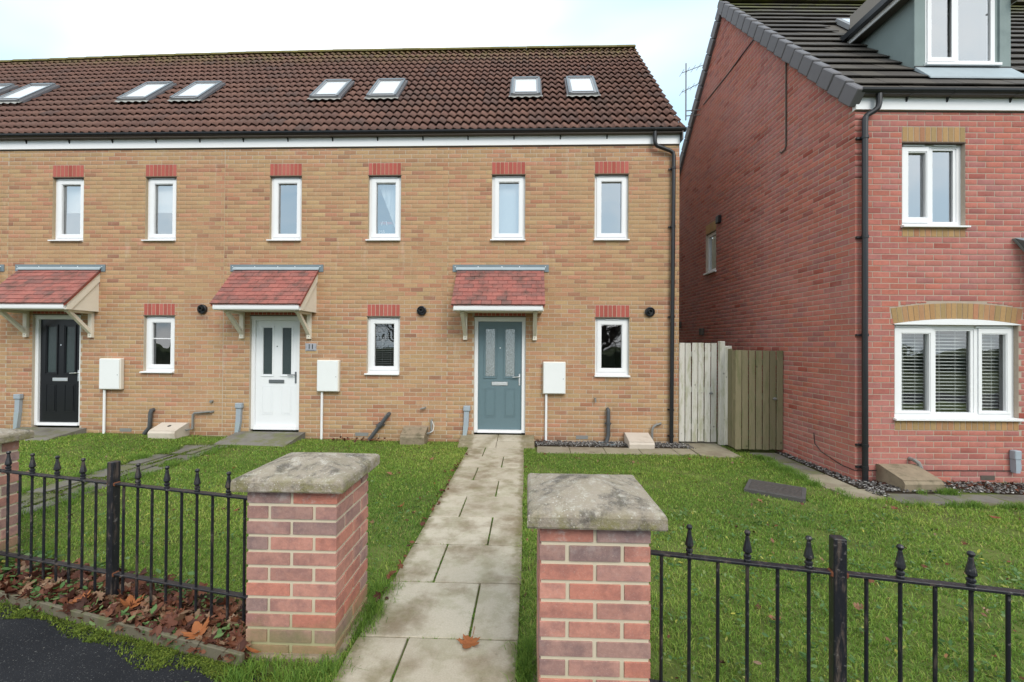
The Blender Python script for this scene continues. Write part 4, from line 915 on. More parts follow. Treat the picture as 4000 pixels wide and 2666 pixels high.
# ------------------------------------------------------------------ brick pillars
def pillar(x0, x1, y0, y1, ztop, label):
    ch = .0836; n = 12; zb = ztop-n*ch; w = x1-x0; d = y1-y0
    P = thing('brick_pillar', label, 'pillar', (x0, y0, zb), 0, 'brick gate pillars')
    obj('core', MB().box(.007, w-.007, .007, d-.007, 0, n*ch), 'pillar_mortar', P)
    bw = .105*w/.45; bd = .105*d/.45; j = .018
    me = MB().cham(0, 1, 0, 1, 0, 1, .012).mesh('brick', M['pillar_brick'])
    for k in range(n):
        z = k*ch+.009; hh = ch-.018
        if (n-1-k) % 2 == 0:
            L2 = (w-j)/2; B = [(0, L2, 0, bd), (L2+j, w, 0, bd), (0, L2, d-bd, d), (L2+j, w, d-bd, d), (0, bw, bd+j, d-bd-j), (w-bw, w, bd+j, d-bd-j)]
        else:
            L2 = (d-j)/2; B = [(0, bw, 0, L2), (0, bw, L2+j, d), (w-bw, w, 0, L2), (w-bw, w, L2+j, d), (bw+j, w-bw-j, 0, bd), (bw+j, w-bw-j, d-bd, d)]
        for a, b, c, e in B:
            q = random.uniform(-.0015, .0015)
            obj('brick', me, None, P, (a+q, c+random.uniform(-.0015, .0015), z), (0, 0, 0), (b-a, e-c, hh))
    obj('footing', MB().cham(-.03, w+.03, -.03, d+.03, -.1, gz((x0+x1)/2, y0)-zb+.012, .01), 'gasbox_old', P)
    # coping: bevelled slab with a shallow pyramid
    ov = .056; zt = n*ch+.002
    prof = [(ov-.003, 0), (ov, .008), (ov-.001, .05), (ov-.006, .062), (ov-.018, .071), (-.02, .086), (-.12, .113), (-.19, .132), (-w/2+.012, .139)]
    cp_ = MB(); m_ = 10; rs = random.Random(int(x0*100)); ring = []
    for o_, z in prof:
        r_ = []
        X0, X1, Y0, Y1 = -o_, w+o_, -o_, d+o_
        pts = []
        for s_ in range(m_): pts.append((X0+(X1-X0)*s_/m_, Y0))
        for s_ in range(m_): pts.append((X1, Y0+(Y1-Y0)*s_/m_))
        for s_ in range(m_): pts.append((X1-(X1-X0)*s_/m_, Y1))
        for s_ in range(m_): pts.append((X0, Y1-(Y1-Y0)*s_/m_))
        ring.append([(px+rs.uniform(-.0015, .0015), py+rs.uniform(-.0015, .0015), zt+z+(rs.uniform(-.0012, .0012) if z > .005 else 0)) for px, py in pts])
    for r_ in ring: cp_.v += r_
    k_ = 4*m_
    for i in range(len(ring)-1):
        for s_ in range(k_): l_ = (s_+1) % k_; cp_.f.append((i*k_+s_, i*k_+l_, (i+1)*k_+l_, (i+1)*k_+s_))
    cp_.f.append(tuple(range(k_))[::-1]); cp_.f.append(tuple((len(ring)-1)*k_+s_ for s_ in range(k_)))
    obj('coping', cp_.mesh('coping', M['coping'], True, 11), None, P); return P
pillar(-1.045, -.548, -5.43, -4.955, .783, 'square brick pillar with lichened stone cap, left of the concrete garden path')
pillar(.538, 1.022, -5.84, -5.365, .792, 'square brick pillar with lichened stone cap, right of the concrete garden path')
pillar(-4.03, -3.55, -4.90, -4.42, .80, 'brick pillar with stone cap cut off by the left edge of the picture')

# ------------------------------------------------------------------ iron railings
FIN = [(.0095, -.02), (.015, 0), (.015, .012), (.011, .016), (.016, .022), (.016, .032), (.0105, .036), (.011, .041), (.0195, .052), (.0175, .066), (.0105, .1), (.0085, .118), (.007, .124), (.0125, .132), (.0135, .139), (.009, .147), (0, .149)]
fin_me = MB().lathe(FIN, 8).mesh('finial', M['iron'], False)
def railing(label, A, B, zt, zb, bars, posts=(), drop=.02):
    """bars: list of (t metres along, finial?)"""
    A = Vector((*A, 0)); B = Vector((*B, 0)); d = (B-A).normalized(); ang = math.atan2(d.y, d.x); Lr = (B-A).length
    R_ = thing('iron_railing', label, 'railing', (A.x, A.y, 0), ang, 'black iron garden railings')
    for z in (zt, zb):
        obj('rail', MB().cham(0, Lr, -.018, .018, z-.012, z, .002), 'iron', R_)
    for s_, f_ in bars:
        g_ = gz(A.x+d.x*s_, A.y+d.y*s_)
        b_ = obj('bar', MB().tube([(s_, 0, g_+.03), (s_, 0, (zt+.002 if f_ else zt-.010))], .0079, 8), 'iron', R_, smooth=True)
        if f_: obj('finial', fin_me, None, b_, (s_, 0, zt-.002), (0, 0, random.uniform(0, .6)), (1, 1, .95))
    for s_, top in posts:
        g_ = gz(A.x+d.x*s_, A.y+d.y*s_)
        p_ = obj('post', MB().cham(s_-.025, s_+.025, -.025, .025, g_-.1, top, .004), 'iron', R_)
        for sg in (-1, 1):
            for z in (zt, zb): obj('weld', MB().cham(s_+sg*.027-.008, s_+sg*.027+.008, -.021, .021, z-.02, z+.004, .005), 'rust', p_)
    return R_
railing('black iron railing with spear finials standing in fallen leaves, left of the path', (-3.55, -4.718), (-1.045, -5.252), .667, .085,
        [(.38-.117+i*.1195, i % 2 == 1) for i in range(-1, 9)]+[(1.46+i*.1187, i % 2 == 1) for i in range(9)], [(1.372, .803)])
railing('black iron railing with spear finials running right from the right path pillar', (1.022, -5.70), (3.3, -6.155), .624, .02,
        [(.085+.121*i, i % 2 == 1) for i in range(6)]+[(.905+.121*i, i % 2 == 1) for i in range(9)]+[(2.1+.121*i, i % 2 == 1) for i in range(9)], [(.80, .77), (2.02, .77)])

# ------------------------------------------------------------------ ground
def edge_y(x): return -4.995-.256*(x+2.98)
gm = MB(); nx, ny = 90, 50; X = np.linspace(-18, 14, nx+1)
for i, x in enumerate(X):
    for j in range(ny+1):
        t_ = (j/ny)**1.5; e_ = edge_y(x) if x > -12 else edge_y(-12); y = e_+t_*(9-e_)
        gm.v.append((x, y, gz(x, y)+.006*math.sin(x*2.3+1)*math.sin(y*1.9)-.012))
for i in range(nx):
    for j in range(ny): a = i*(ny+1)+j; gm.f.append((a, a+ny+1, a+ny+2, a+1))
struct('lawn_ground', gm, 'soil', True)
struct('ground', MB().quad((-500, -500, -.30), (500, -500, -.30), (500, 500, -.30), (-500, 500, -.30)), 'far_ground')
asph = MB(); asph.quad((-60, -16, -.2), (60, -16, -.2), (60, edge_y(60)+.02, -.2), (-60, edge_y(-60)+.02, -.2)); asph.v = []; asph.f = []
pts = []
for i in range(61):
    x = -15+i*.5; pts.append(x)
for i, x in enumerate(pts): asph.v += [(x, edge_y(x)-.03, gz(x, edge_y(x))-.018), (x, edge_y(x)-1.8, gz(x, edge_y(x))-.03)]
for i in range(60): asph.f.append((2*i, 2*i+1, 2*i+3, 2*i+2))
struct('footway', asph, 'asphalt')
struct('road', MB().quad((-60, -13, -.26), (60, -13, -.26), (60, -5.5, -.26), (-60, -5.5, -.26)), 'asphalt')
# garden path
def slab(parent, x0, x1, y0, y1, mat, dz=.012, th=.05, rz=0., tilt=0.):
    zc = gz((x0+x1)/2, (y0+y1)/2)+dz
    o = obj('paving_slab', MB().cham(-(x1-x0)/2, (x1-x0)/2, -(y1-y0)/2, (y1-y0)/2, -th, 0, .004), mat, parent, ((x0+x1)/2, (y0+y1)/2, zc+random.uniform(-.002, .002)), (random.uniform(-.004, .004)+tilt, random.uniform(-.004, .004), rz)); return o
path = struct('path', MB().prism([(-6.55, -.3), (-.5, -.3), (-.5, -.168), (-6.55, -.126)], 'x', -.49, .46), 'dark_soil')
for k in range(10):
    y1 = -.503-.597*k; y0 = y1-.580; jx = (-.19 if k % 2 == 0 else .148)+random.uniform(-.012, .012)
    dx_ = random.uniform(-.008, .008)
    slab(path, -.475+dx_, jx-.007, y0, y1, 'slab', .008, rz=random.uniform(-.008, .008)); slab(path, jx+.007, .443+dx_, y0, y1, 'slab', .008, rz=random.uniform(-.008, .008))
ld = struct('door_step', MB().prism([(-.02, -.2), (-.02, -.045), (-.49, -.165), (-.49, -.25)], 'x', -.66, .61), 'slab')
for a, b, c, d in ((-.67, -.02, -.25, -.005), (-.01, .62, -.25, -.005), (-.67, -.03, -.5, -.256), (-.02, .62, -.5, -.256)):
    zc = -.02-.12*(-(c+d)/2-.0)/.5
    obj('paving_slab', MB().cham(-(b-a)/2, (b-a)/2, -(d-c)/2, (d-c)/2, -.05, 0, .004), 'slab', ld, ((a+b)/2, (c+d)/2, zc), (.235, 0, 0))
# slabs by the tan wall, the gate path
ps_ = struct('side_path', MB().box(.66, 3.2, -.80, -.33, -.25, -.162), 'dark_soil')
for a, b in ((.66, 1.19), (1.2, 1.76), (1.77, 2.33), (2.34, 2.9), (2.91, 3.2)): slab(ps_, a, b, -.78, -.36, 'slab_buff', .004, rz=-.03)
for a, b, c, d in ((3.22, 3.82, -.86, -.28), (3.23, 3.82, -.27, .3)): slab(ps_, a, b, c, d, 'slab_buff', .008)
pr = struct('red_house_path', MB().box(4.05, 4.62, -2.7, -.5, -.26, -.165), 'dark_soil')
for i, (a, b, c, d) in enumerate(((4.08, 4.52, -1.12, -.56), (4.10, 4.50, -1.72, -1.16), (4.13, 4.50, -2.32, -1.76), (4.15, 4.58, -2.68, -2.36))): slab(pr, a, b, c, d, 'slab_old' if i in (1, 0) else 'slab_buff', -.002)
for i in range(6): slab(pr, 4.62+i*.62, 4.62+i*.62+.60, -2.86+i*.02, -2.50+i*.02, 'slab_old', -.006)
p11 = struct('mossy_path', MB().box(-5.1, -4.33, -4.6, -.7, -.22, -.118), 'dark_soil')
for i in range(7):
    y1 = -.75-.6*i; jx = -4.82 if i % 2 else -4.55
    slab(p11, -5.06, jx-.02, y1-.55, y1, 'slab_old', .004); slab(p11, jx+.02, -4.36, y1-.55, y1, 'slab_old', .004)
for xc, zt in ((-4.12, -.005), (-8.2, .02), (-10.05, .02)):
    st = struct('door_ramp', MB().prism([(-.005, -.25), (-.005, zt-.02), (-.55, gz(xc, -.55)+.015), (-.75, gz(xc, -.7)-.03), (-.75, -.25)], 'x', xc-.62, xc+.62), 'slab_old')
# gravel strips
def gravel(name, regs, n, label_h=.02):
    t_ = (1+5**.5)/2; IV = np.array([(-1, t_, 0), (1, t_, 0), (-1, -t_, 0), (1, -t_, 0), (0, -1, t_), (0, 1, t_), (0, -1, -t_), (0, 1, -t_), (t_, 0, -1), (t_, 0, 1), (-t_, 0, -1), (-t_, 0, 1)])/1.9
    IF = np.array([(0, 11, 5), (0, 5, 1), (0, 1, 7), (0, 7, 10), (0, 10, 11), (1, 5, 9), (5, 11, 4), (11, 10, 2), (10, 7, 6), (7, 1, 8), (3, 9, 4), (3, 4, 2), (3, 2, 6), (3, 6, 8), (3, 8, 9), (4, 9, 5), (2, 4, 11), (6, 2, 10), (8, 6, 7), (9, 8, 1)])
    ar = np.array([(r[1]-r[0])*(r[3]-r[2]) for r in regs]); pk = RNG.choice(len(regs), n, p=ar/ar.sum()); R = np.array(regs)[pk]
    px = R[:, 0]+(R[:, 1]-R[:, 0])*RNG.random(n); py = R[:, 2]+(R[:, 3]-R[:, 2])*RNG.random(n); hp = R[:, 4]
    s = RNG.uniform(.006, .014, n); pz = gza(px, py)+hp*RNG.random(n)+.002
    jit = RNG.uniform(.7, 1.3, (n, 12, 1)); V = IV[None]*jit*s[:, None, None]*np.array([1.2, 1, .7])
    V = V+np.stack([px, py, pz], -1)[:, None]
    F = (IF[None]+12*np.arange(n)[:, None, None]).reshape(-1, 3)
    o = obj(name, npmesh(name, V.reshape(-1, 3), F, 'gravel')); o['kind'] = 'stuff'; o['label'] = 'grey gravel strip along the house walls'; return o
struct('gravel_bed', MB().box(.63, 3.15, -.345, .0, -.3, -.132).box(4.69, 8, -2.5, -2.0, -.3, -.14).box(4.53, 4.69, -2.4, -.5, -.3, -.14), 'dark_soil')
gravel('gravel', [(.64, 3.17, -.35, -.02, .04), (.64, 3.17, -.3, -.02, .04), (4.7, 8, -2.45, -2.03, .02), (4.52, 4.68, -2.6, -.6, .02), (3.16, 3.3, -.4, -.0, .02)], 5200)
# ground boxes and covers
def wedge(x0, x1, y0, zb, zt, mat, label):
    g_ = thing('gas_meter_box', label, 'meter box', ((x0+x1)/2, 0, 0), 0, 'sloping meter boxes on the ground')
    a, b = x0-(x0+x1)/2, x1-(x0+x1)/2; g0 = gz(x0, y0)-.05
    m_ = MB(); m_.prism([(-.005, g0), (-.005, zt), (-.03, zt), (y0, zb), (y0-.02, zb-.03), (y0-.005, g0)], 'x', a, b)
    obj('body', m_, mat, g_)
    sl = math.atan2(zt-zb, -y0-.03)
    obj('lid', MB().cham(a+.0, b-.0, -.0, (-y0-.05)/math.cos(sl), .0, .012, .004), mat, g_, (0, y0+.01, zb+.003), (sl, 0, 0)); return g_
wedge(2.2, 2.615, -.40, -.045, .045, 'gasbox', 'cream sloping meter box on the gravel beside the black downpipe')
wedge(-1.69, -1.27, -.30, .0, .105, 'gasbox_old', 'mossy weathered stone coloured meter box on the grass left of the grey door')
w3 = wedge(-6.12, -5.64, -.33, .02, .12, 'gasbox', 'cream sloping meter box with round hole, near the mossy path')
obj('hole', MB().lathe([(.03, 0), (.03, .004), (0, .005)], 12), 'dark_trim', w3, (0, -.17, .085), (.31, 0, 0))
w4 = wedge(4.98, 5.45, -.41, -.02, .085, 'gasbox_old', 'buff stone coloured meter box against the red brick house front'); w4.location = (5.19, -1.99, 0); w4.rotation_euler = (0, 0, RT)
dg = thing('drain_cover', 'small dark drain tray under the grey waste pipe, in the gravel', 'drain', (1.87, -.16, -.13))
obj('tray', MB().ring(-.13, .13, -.1, .1, .015, -.02, .02), 'lead', dg, rot=(rad(90), 0, 0)); obj('grille', MB().box(-.115, .115, -.085, .085, -.01, .006), 'black_plastic', dg)
mc = thing('manhole_cover', 'dark square iron inspection cover sunk in the right hand lawn', 'manhole', (3.42, -2.5, gz(3.4, -2.5)), rad(-33))
rm = MB(); rm.box(-.3, .3, -.24, -.205, -.06, .035); rm.box(-.3, .3, .205, .24, -.06, .035); rm.box(-.3, -.26, -.2045, .2045, -.06, .035); rm.box(.26, .3, -.2045, .2045, -.06, .035)
obj('rim', rm, 'cover_rim', mc); obj('cover', MB().cham(-.258, .258, -.203, .203, -.03, .04, .004), 'cover', mc)
te = thing('timber_edging', 'old timber edging board between the leaf bed and the tarmac', 'edging', (-6.0, edge_y(-6.0), 0), math.atan(-.256))
for i in range(3): obj('board', MB().cham(i*1.72, i*1.72+1.71, -.012, .012, -.2, -.068+.004*i, .004), 'edging', te)

# ------------------------------------------------------------------ vegetation and litter
def blades(name, P, hgt, wid, mat, lean=.5, r=None):
    """P (n,3) roots; 5-vertex bent blades"""
    n = len(P); az = RNG.uniform(0, 2*np.pi, n); ld = RNG.uniform(0, 2*np.pi, n); ln = np.abs(RNG.normal(lean, .35, n))*hgt
    sx, sy = np.cos(az)*wid/2, np.sin(az)*wid/2; lx, ly = np.cos(ld)*ln, np.sin(ld)*ln
    V = np.empty((n, 5, 3)); zer = np.zeros(n)
    V[:, 0] = P+np.stack([-sx, -sy, zer], -1); V[:, 1] = P+np.stack([sx, sy, zer], -1)
    mid = P+np.stack([lx*.3, ly*.3, hgt*.6], -1)
    V[:, 2] = mid+np.stack([-sx*.8, -sy*.8, zer], -1); V[:, 3] = mid+np.stack([sx*.8, sy*.8, zer], -1)
    V[:, 4] = P+np.stack([lx, ly, hgt*np.maximum(.35, 1-.35*(ln/hgt)**2)], -1)
    F = np.array([(0, 1, 3), (0, 3, 2), (2, 3, 4)])[None]+5*np.arange(n)[:, None, None]
    r = RNG.random(n) if r is None else r
    o = obj(name, npmesh(name, V.reshape(-1, 3), F.reshape(-1, 3), mat, np.repeat(r, 5))); o['kind'] = 'stuff'; return o
def inside(x, y, rc): return (x > rc[0]) & (x < rc[1]) & (y > rc[2]) & (y < rc[3])
BED = np.array([(-3.6, -4.83), (-3.42, -4.60), (-2.65, -4.62), (-2.02, -4.77), (-1.35, -4.97), (-1.0, -5.2), (-1.0, -5.51), (-3.6, -4.84)])
def inpoly(x, y, poly):
    c = np.zeros(len(x), bool); j = len(poly)-1
    for i in range(len(poly)):
        xi, yi = poly[i]; xj, yj = poly[j]
        c ^= ((yi > y) != (yj > y)) & (x < (xj-xi)*(y-yi)/(yj-yi+1e-12)+xi); j = i
    return c
NOGRASS = [(-.47, .435, -9, 0), (-.68, .63, -.5, 1), (.62, 3.2, -.76, 1), (3.2, 3.83, -.84, 1), (4.1, 4.7, -2.66, 1), (4.6, 9, -2.84, 1), (-5.03, -4.38, -4.6, -.6), (-4.75, -3.5, -.72, 0), (-8.85, -7.55, -.72, 0), (-1.045, -.55, -5.43, -4.96), (.538, 1.02, -5.84, -5.37), (-4.03, -3.55, -4.9, -4.42), (-1.72, -1.25, -.34, 0), (-6.15, -5.6, -.36, 0)]
def grass_field():
    n = 900000; x = RNG.uniform(-11, 8, n); y = RNG.uniform(-7.2, -.02, n)
    d = np.hypot(x-CAM[0], y-CAM[1]); lat = (x-CAM[0])/np.maximum(.3, y-CAM[1])
    keep = (np.abs(lat+.03) < 1.32) & (y-CAM[1] > 1.2)
    keep &= y > -4.995-.256*(x+2.98)-.02
    keep &= RNG.random(n) < np.clip(3.2/d, .35, 1)**1.1
    for rc in NOGRASS:
        keep &= ~inside(x, y, rc)
    c, s = math.cos(rad(33)), math.sin(rad(33)); lx = (x-3.42)*c-(y+2.5)*s; ly = (x-3.42)*s+(y+2.5)*c
    keep &= ~((np.abs(lx) < .27) & (np.abs(ly) < .21))
    wear = np.sin(x*2.9+1.3*np.sin(y*3.7))*np.sin(y*3.1+1.1*np.sin(x*2.3+.7))+.5*np.sin(x*7.3+y*5.9); keep &= RNG.random(n) < np.where(wear > .72, .38, 1.0)
    inb = inpoly(x, y, BED); keep &= ~(inb & (RNG.random(n) < .93))
    wallgap = (y > -.16+.05*np.sin(x*5)); keep &= ~(wallgap & (RNG.random(n) < .8))
    x, y, d = x[keep], y[keep], d[keep]; m = len(x)
    patch = .5+.5*np.sin(x*1.7+.6*np.sin(y*2.1))*np.sin(y*1.3+.8*np.sin(x*1.1)); fine = .5+.5*np.sin(x*9+3*np.sin(y*7))*np.sin(y*8)
    hgt = RNG.uniform(.016, .040, m)*(.8+.35*fine+.25*patch)
    near = np.minimum(np.abs(x+.475), np.abs(x-.445)); hgt *= np.where(near < .12, 1.15, 1)
    wid = .0028+.0011*d*.75
    big = .5+.5*np.sin(x*.9+1.7*np.sin(y*.8+.5))*np.sin(y*1.1+1.2*np.sin(x*.7)); r = np.clip(.34*patch+.22*fine+.25*big+RNG.normal(.05, .2, m), 0, .92); yel = RNG.random(m) < .035+.10*(patch*fine > .6); r[yel] = RNG.uniform(.9, 1, yel.sum())
    P = np.stack([x, y, gza(x, y)-.012], -1)
    o = blades('grass', P, hgt, wid, 'grass', .95, r); o['label'] = 'damp green lawn grass on both sides of the path'
    print('grass blades', m)
grass_field()
# tufts by the pillars and along edges
def tufts(name, spots, per, hmin, hmax, wid, mat='grass', rr=(.0, .6), label=None):
    P = []; H = []
    for sx, sy, sr in spots:
        q = RNG.normal(0, sr, (per, 2)); P.append(np.stack([sx+q[:, 0], sy+q[:, 1], gza(sx+q[:, 0], sy+q[:, 1])-.01], -1)); H.append(RNG.uniform(hmin, hmax, per))
    o = blades(name, np.concatenate(P), np.concatenate(H), wid, mat, .7, RNG.uniform(*rr, per*len(spots)))
    if label: o['label'] = label
    return o
sp = [(-.50+random.uniform(-.03, .03), -4.9+random.uniform(-.35, .15), .045) for _ in range(12)]+[(-.50, -4.98, .03), (-.49, -5.05, .03)]
sp += [(-1.1+random.uniform(0, .6), -5.53-random.uniform(0, .14), .05) for _ in range(9)]+[(.49, -5.3-random.uniform(0, .5), .03) for _ in range(14)]+[(-3.5+random.uniform(-.1, .25), -4.45+random.uniform(-.3, .1), .07) for _ in range(14)]
sp += [(4.09+random.gauss(0, .04), random.uniform(-2.7, -.8), .04) for _ in range(26)]+[(-4.36+random.gauss(0, .05), random.uniform(-4, -.8), .04) for _ in range(26)]+[(-5.06+random.gauss(0, .05), random.uniform(-4, -.8), .04) for _ in range(26)]+[(random.uniform(4.6, 7), -2.9, .03) for _ in range(14)]+[(random.uniform(5, 5.5), -2.48, .03) for _ in range(8)]
tufts('grass_tufts', sp, 90, .03, .10, .0036, 'grass', (0, .55), 'longer grass tufts around the pillar bases')
jt = []
for k in range(10):
    yk = -.503-.597*k; jx = (-.19 if k % 2 == 0 else .148)
    c1, c2 = random.random(), random.random()
    for q_ in (random.random(), random.random()):
        for _ in range(7): jt.append((jx+random.gauss(0, .004), yk-.59*min(1, max(0, random.gauss(q_, .1))), .010))
    for _ in range(12): jt.append((min(.43, max(-.46, random.gauss(-.45+.9*c2, .2))), yk+.005, .010))
    for _ in range(14): jt.append((-.478 if random.random() < .5 else .452, yk-random.random()*.6, .016))
tufts('joint_grass', jt, 22, .006, .026, .005, 'grass', (0, .6), 'small grass and moss in the joints of the concrete path')
# moss verge
n = 60000; x = RNG.uniform(-6, .2, n); ey = -4.995-.256*(x+2.98); w_ = .10+.06*np.sin(x*7)*np.sin(x*3.1)+.05*np.clip(x+1.6, 0, 1.5); off = RNG.random(n)*w_; y = ey-.015-off
kp = (RNG.random(n) < (1-.8*(off/w_)**2)*(.18+.82*((np.sin(x*13+y*21)*np.sin(x*5.1+1)+.4*np.sin(x*37)) > -.05)))
x, y = x[kp], y[kp]; kp = ~((x > -.46)); x, y = x[kp], y[kp]
o = blades('moss', np.stack([x, y, gza(x, y)-.02], -1), RNG.uniform(.008, .022, len(x)), np.full(len(x), .007), 'moss', .9); o['label'] = 'bright green moss along the tarmac edge'
n = 26000; x = RNG.uniform(-5.1, -4.3, n); y = RNG.uniform(-4.6, -.7, n); fx = np.abs((y+.75) % .6-.575) < .05
kp = (fx & (RNG.random(n) < .8)) | ((np.sin(x*9+y*3)*np.sin(y*4.3) > .45) & (RNG.random(n) < .5)) | (np.abs(x+4.7) < .03)
x, y = x[kp], y[kp]; o = blades('path_moss', np.stack([x, y, gza(x, y)-.0], -1), RNG.uniform(.008, .022, len(x)), np.full(len(x), .012), 'moss', .9, RNG.uniform(0, .8, len(x))); o['label'] = 'yellow green moss on the old path to the white door'
# leaves
def leaf_shape(kind, rs):
    if kind == 'maple': pr = [(.0, -.46, .0), (.05, -.3, .02), (.22, -.36, .06), (.3, -.27, .07), (.42, -.28, .1), (.36, -.14, .05), (.27, -.05, .02), (.4, .0, .04), (.5, .02, .06), (.47, .11, .05), (.56, .22, .1), (.38, .2, .05), (.33, .26, .04), (.2, .18, .02), (.22, .32, .04), (.17, .36, .04), (.13, .5, .07), (.0, .58, .09), (-.12, .48, .06), (-.17, .35, .04), (-.21, .3, .03), (-.18, .17, .02), (-.34, .27, .04), (-.37, .2, .05), (-.54, .24, .1), (-.46, .12, .05), (-.5, .01, .05), (-.3, -.04, .02), (-.37, -.16, .05), (-.43, -.3, .1), (-.27, -.28, .06), (-.2, -.34, .06), (-.06, -.28, .02)]
    elif kind == 'star': pr = [(.02, -.42, 0), (.1, -.25, .02), (.3, -.36, .07), (.3, -.2, .05), (.43, -.12, .08), (.3, .0, .02), (.5, .12, .09), (.36, .2, .05), (.36, .38, .08), (.17, .3, .03), (.06, .5, .08), (-.08, .36, .03), (-.3, .42, .09), (-.29, .22, .04), (-.5, .14, .09), (-.34, .0, .02), (-.42, -.2, .08), (-.22, -.2, .03), (-.16, -.38, .06)]
    else: pr = [(0, -.5, 0), (.16, -.28, .04), (.22, 0, .06), (.15, .28, .05), (0, .5, .04), (-.15, .28, .05), (-.22, 0, .06), (-.16, -.28, .04)]
    return np.array([(0, .02, 0)]+pr)
def leaves_stuff(name, pts, zup, smin, smax, mat, curl, label, rr=None, kinds=('maple', 'oval', 'star', 'oval')):
    Vs = []; Fs = []; As = []; b = 0
    rs = np.random.default_rng(3)
    for i, (px, py) in enumerate(pts):
        sh = leaf_shape(kinds[i % len(kinds)], rs); k = len(sh); s = rs.uniform(smin, smax); cu = rs.uniform(-curl, curl)
        v = sh*s; v[:, 2] = sh[:, 2]*s*.9+cu*s*(sh[:, 0]**2*2.2+sh[:, 1]**2*.8)+s*.05*np.sin(sh[:, 1]*9)
        a = rs.uniform(0, 6.28); tx, ty = rs.normal(0, .45, 2)
        Rz = np.array([(math.cos(a), -math.sin(a), 0), (math.sin(a), math.cos(a), 0), (0, 0, 1)]); Rx = np.array([(1, 0, 0), (0, math.cos(tx), -math.sin(tx)), (0, math.sin(tx), math.cos(tx))]); Ry = np.array([(math.cos(ty), 0, math.sin(ty)), (0, 1, 0), (-math.sin(ty), 0, math.cos(ty))])
        v = v @ (Rz@Rx@Ry).T; v[:, 2] -= min(0, v[:, 2].min()*.5); v += (px, py, gz(px, py)+rs.uniform(0, zup)); Vs.append(v)
        Fs.append(np.array([(b, b+j, b+(j % (k-1))+1) for j in range(1, k)])); b += k
        As.append(np.full(k, rs.random() if rr is None else rs.uniform(*rr)))
    o = obj(name, npmesh(name, np.concatenate(Vs), np.concatenate(Fs), mat, np.concatenate(As))); o['kind'] = 'stuff'; o['label'] = label; return o
bp = []
while len(bp) < 1500:
    q = (random.uniform(-3.6, -1.0), random.uniform(-5.55, -4.6)); bx = np.array([q[0]]); by = np.array([q[1]])
    back = np.interp(q[0], [-3.6, -2.65, -2.02, -1.0], [-4.62, -4.68, -4.82, -5.15])
    if inpoly(bx, by, BED)[0] and (q[1] < back-.06 or random.random() < .25): bp.append(q)
struct('leaf_bed', MB().prism([tuple(p) for p in BED[:-1]], 'z', -.3, -.118), 'dark_soil')
leaves_stuff('leaf_litter', bp, .05, .035, .10, 'dead_leaf', .9, 'brown fallen leaves heaped in the bed under the left railing', (0, .93))
lp = []
while len(lp) < 420:
    q = (random.uniform(-7, 6.5), random.uniform(-5.6, -.5))
    if any(r_[0] < q[0] < r_[1] and r_[2] < q[1] < r_[3] for r_ in NOGRASS) or q[1] < edge_y(q[0])+.1: continue
    lp.append(q)
leaves_stuff('lawn_litter', lp, .02, .018, .046, 'dead_leaf', .8, 'small brown leaf scraps scattered over the lawn', (.1, 1))
lp = [(5.9+random.gauss(0, .5), -2.25+random.gauss(0, .1)) for _ in range(130)]+[(-2.45+random.uniform(-.5, .6), -.12+random.gauss(0, .05)) for _ in range(60)]+[(.75+random.uniform(-.1, .2), -.1+random.gauss(0, .04)) for _ in range(25)]+[(-.475+random.gauss(0, .015), random.uniform(-5, -.8)) for _ in range(60)]
leaves_stuff('wall_litter', lp, .05, .03, .065, 'dead_leaf', .8, 'dead leaves blown against the walls and path edge', (0, .7))
# weeds: little rosettes
wp = []
for _ in range(120):
    t_ = random.random(); q = (-3.5+2.5*t_, 0); y = edge_y(q[0])+random.uniform(.0, .42)
    wp += [(q[0]+random.gauss(0, .025), y+random.gauss(0, .025)) for _ in range(9)]
for _ in range(420):
    cx, cy = random.uniform(1, 4.2), random.uniform(-5.9, -3.2)
    wp += [(cx+random.gauss(0, .03), cy+random.gauss(0, .03)) for _ in range(6)]
for _ in range(150):
    cx, cy = random.uniform(-4, -.6), random.uniform(-4.9, -2.5)
    wp += [(cx+random.gauss(0, .02), cy+random.gauss(0, .02)) for _ in range(4)]
leaves_stuff('weeds', wp, .055, .015, .045, 'weed', .5, 'low broad leaved weeds among the leaves and grass', (0, 1), ('oval',))
wp = []
for _ in range(75):
    t_ = random.random(); px = -3.4+2.4*t_; py = edge_y(px)+random.uniform(.02, .5)
    wp += [(px+random.gauss(0, .03), py+random.gauss(0, .03)) for _ in range(6)]
leaves_stuff('bed_weeds', wp, .085, .03, .065, 'weed', .5, 'leafy green weeds pushing up through the dead leaves', (.15, .9), ('oval',))
# single leaves that stand out
def leaf_mesh(kind, mat, s, curl, seed):
    sh = leaf_shape(kind, None); m_ = MB(); k = len(sh)
    top = [(p[0]*s, p[1]*s, p[2]*s*.5+curl*s*(p[0]**2*1.6+p[1]**2*.9)) for p in sh]
    m_.v = top+[(p[0], p[1], p[2]-.001) for p in top]
    for j in range(1, k): l = (j % (k-1))+1; m_.f += [(0, j, l), (k, k+l, k+j), (j, k+j, k+l, l)]
    return m_.mesh('fallen_leaf', M[mat])
lf = thing('fallen_leaf', 'large orange maple leaf lying on the concrete path slabs', 'leaf', (.163, -5.31, gz(0, -5.3)+.012), 2.9)
obj('blade', leaf_mesh('maple', 'leaf_orange', .125, .35, 1), None, lf); obj('stalk', MB().tube([(0, -.06, .01), (.01, -.10, .006), (.02, -.14, .003)], .0018, 5), 'leaf_orange', lf)
LV = [leaf_mesh(k, 'leaf', .075, c_, i) for i, (k, c_) in enumerate((('maple', .7), ('star', .9), ('oval', .8), ('maple', -.6)))]
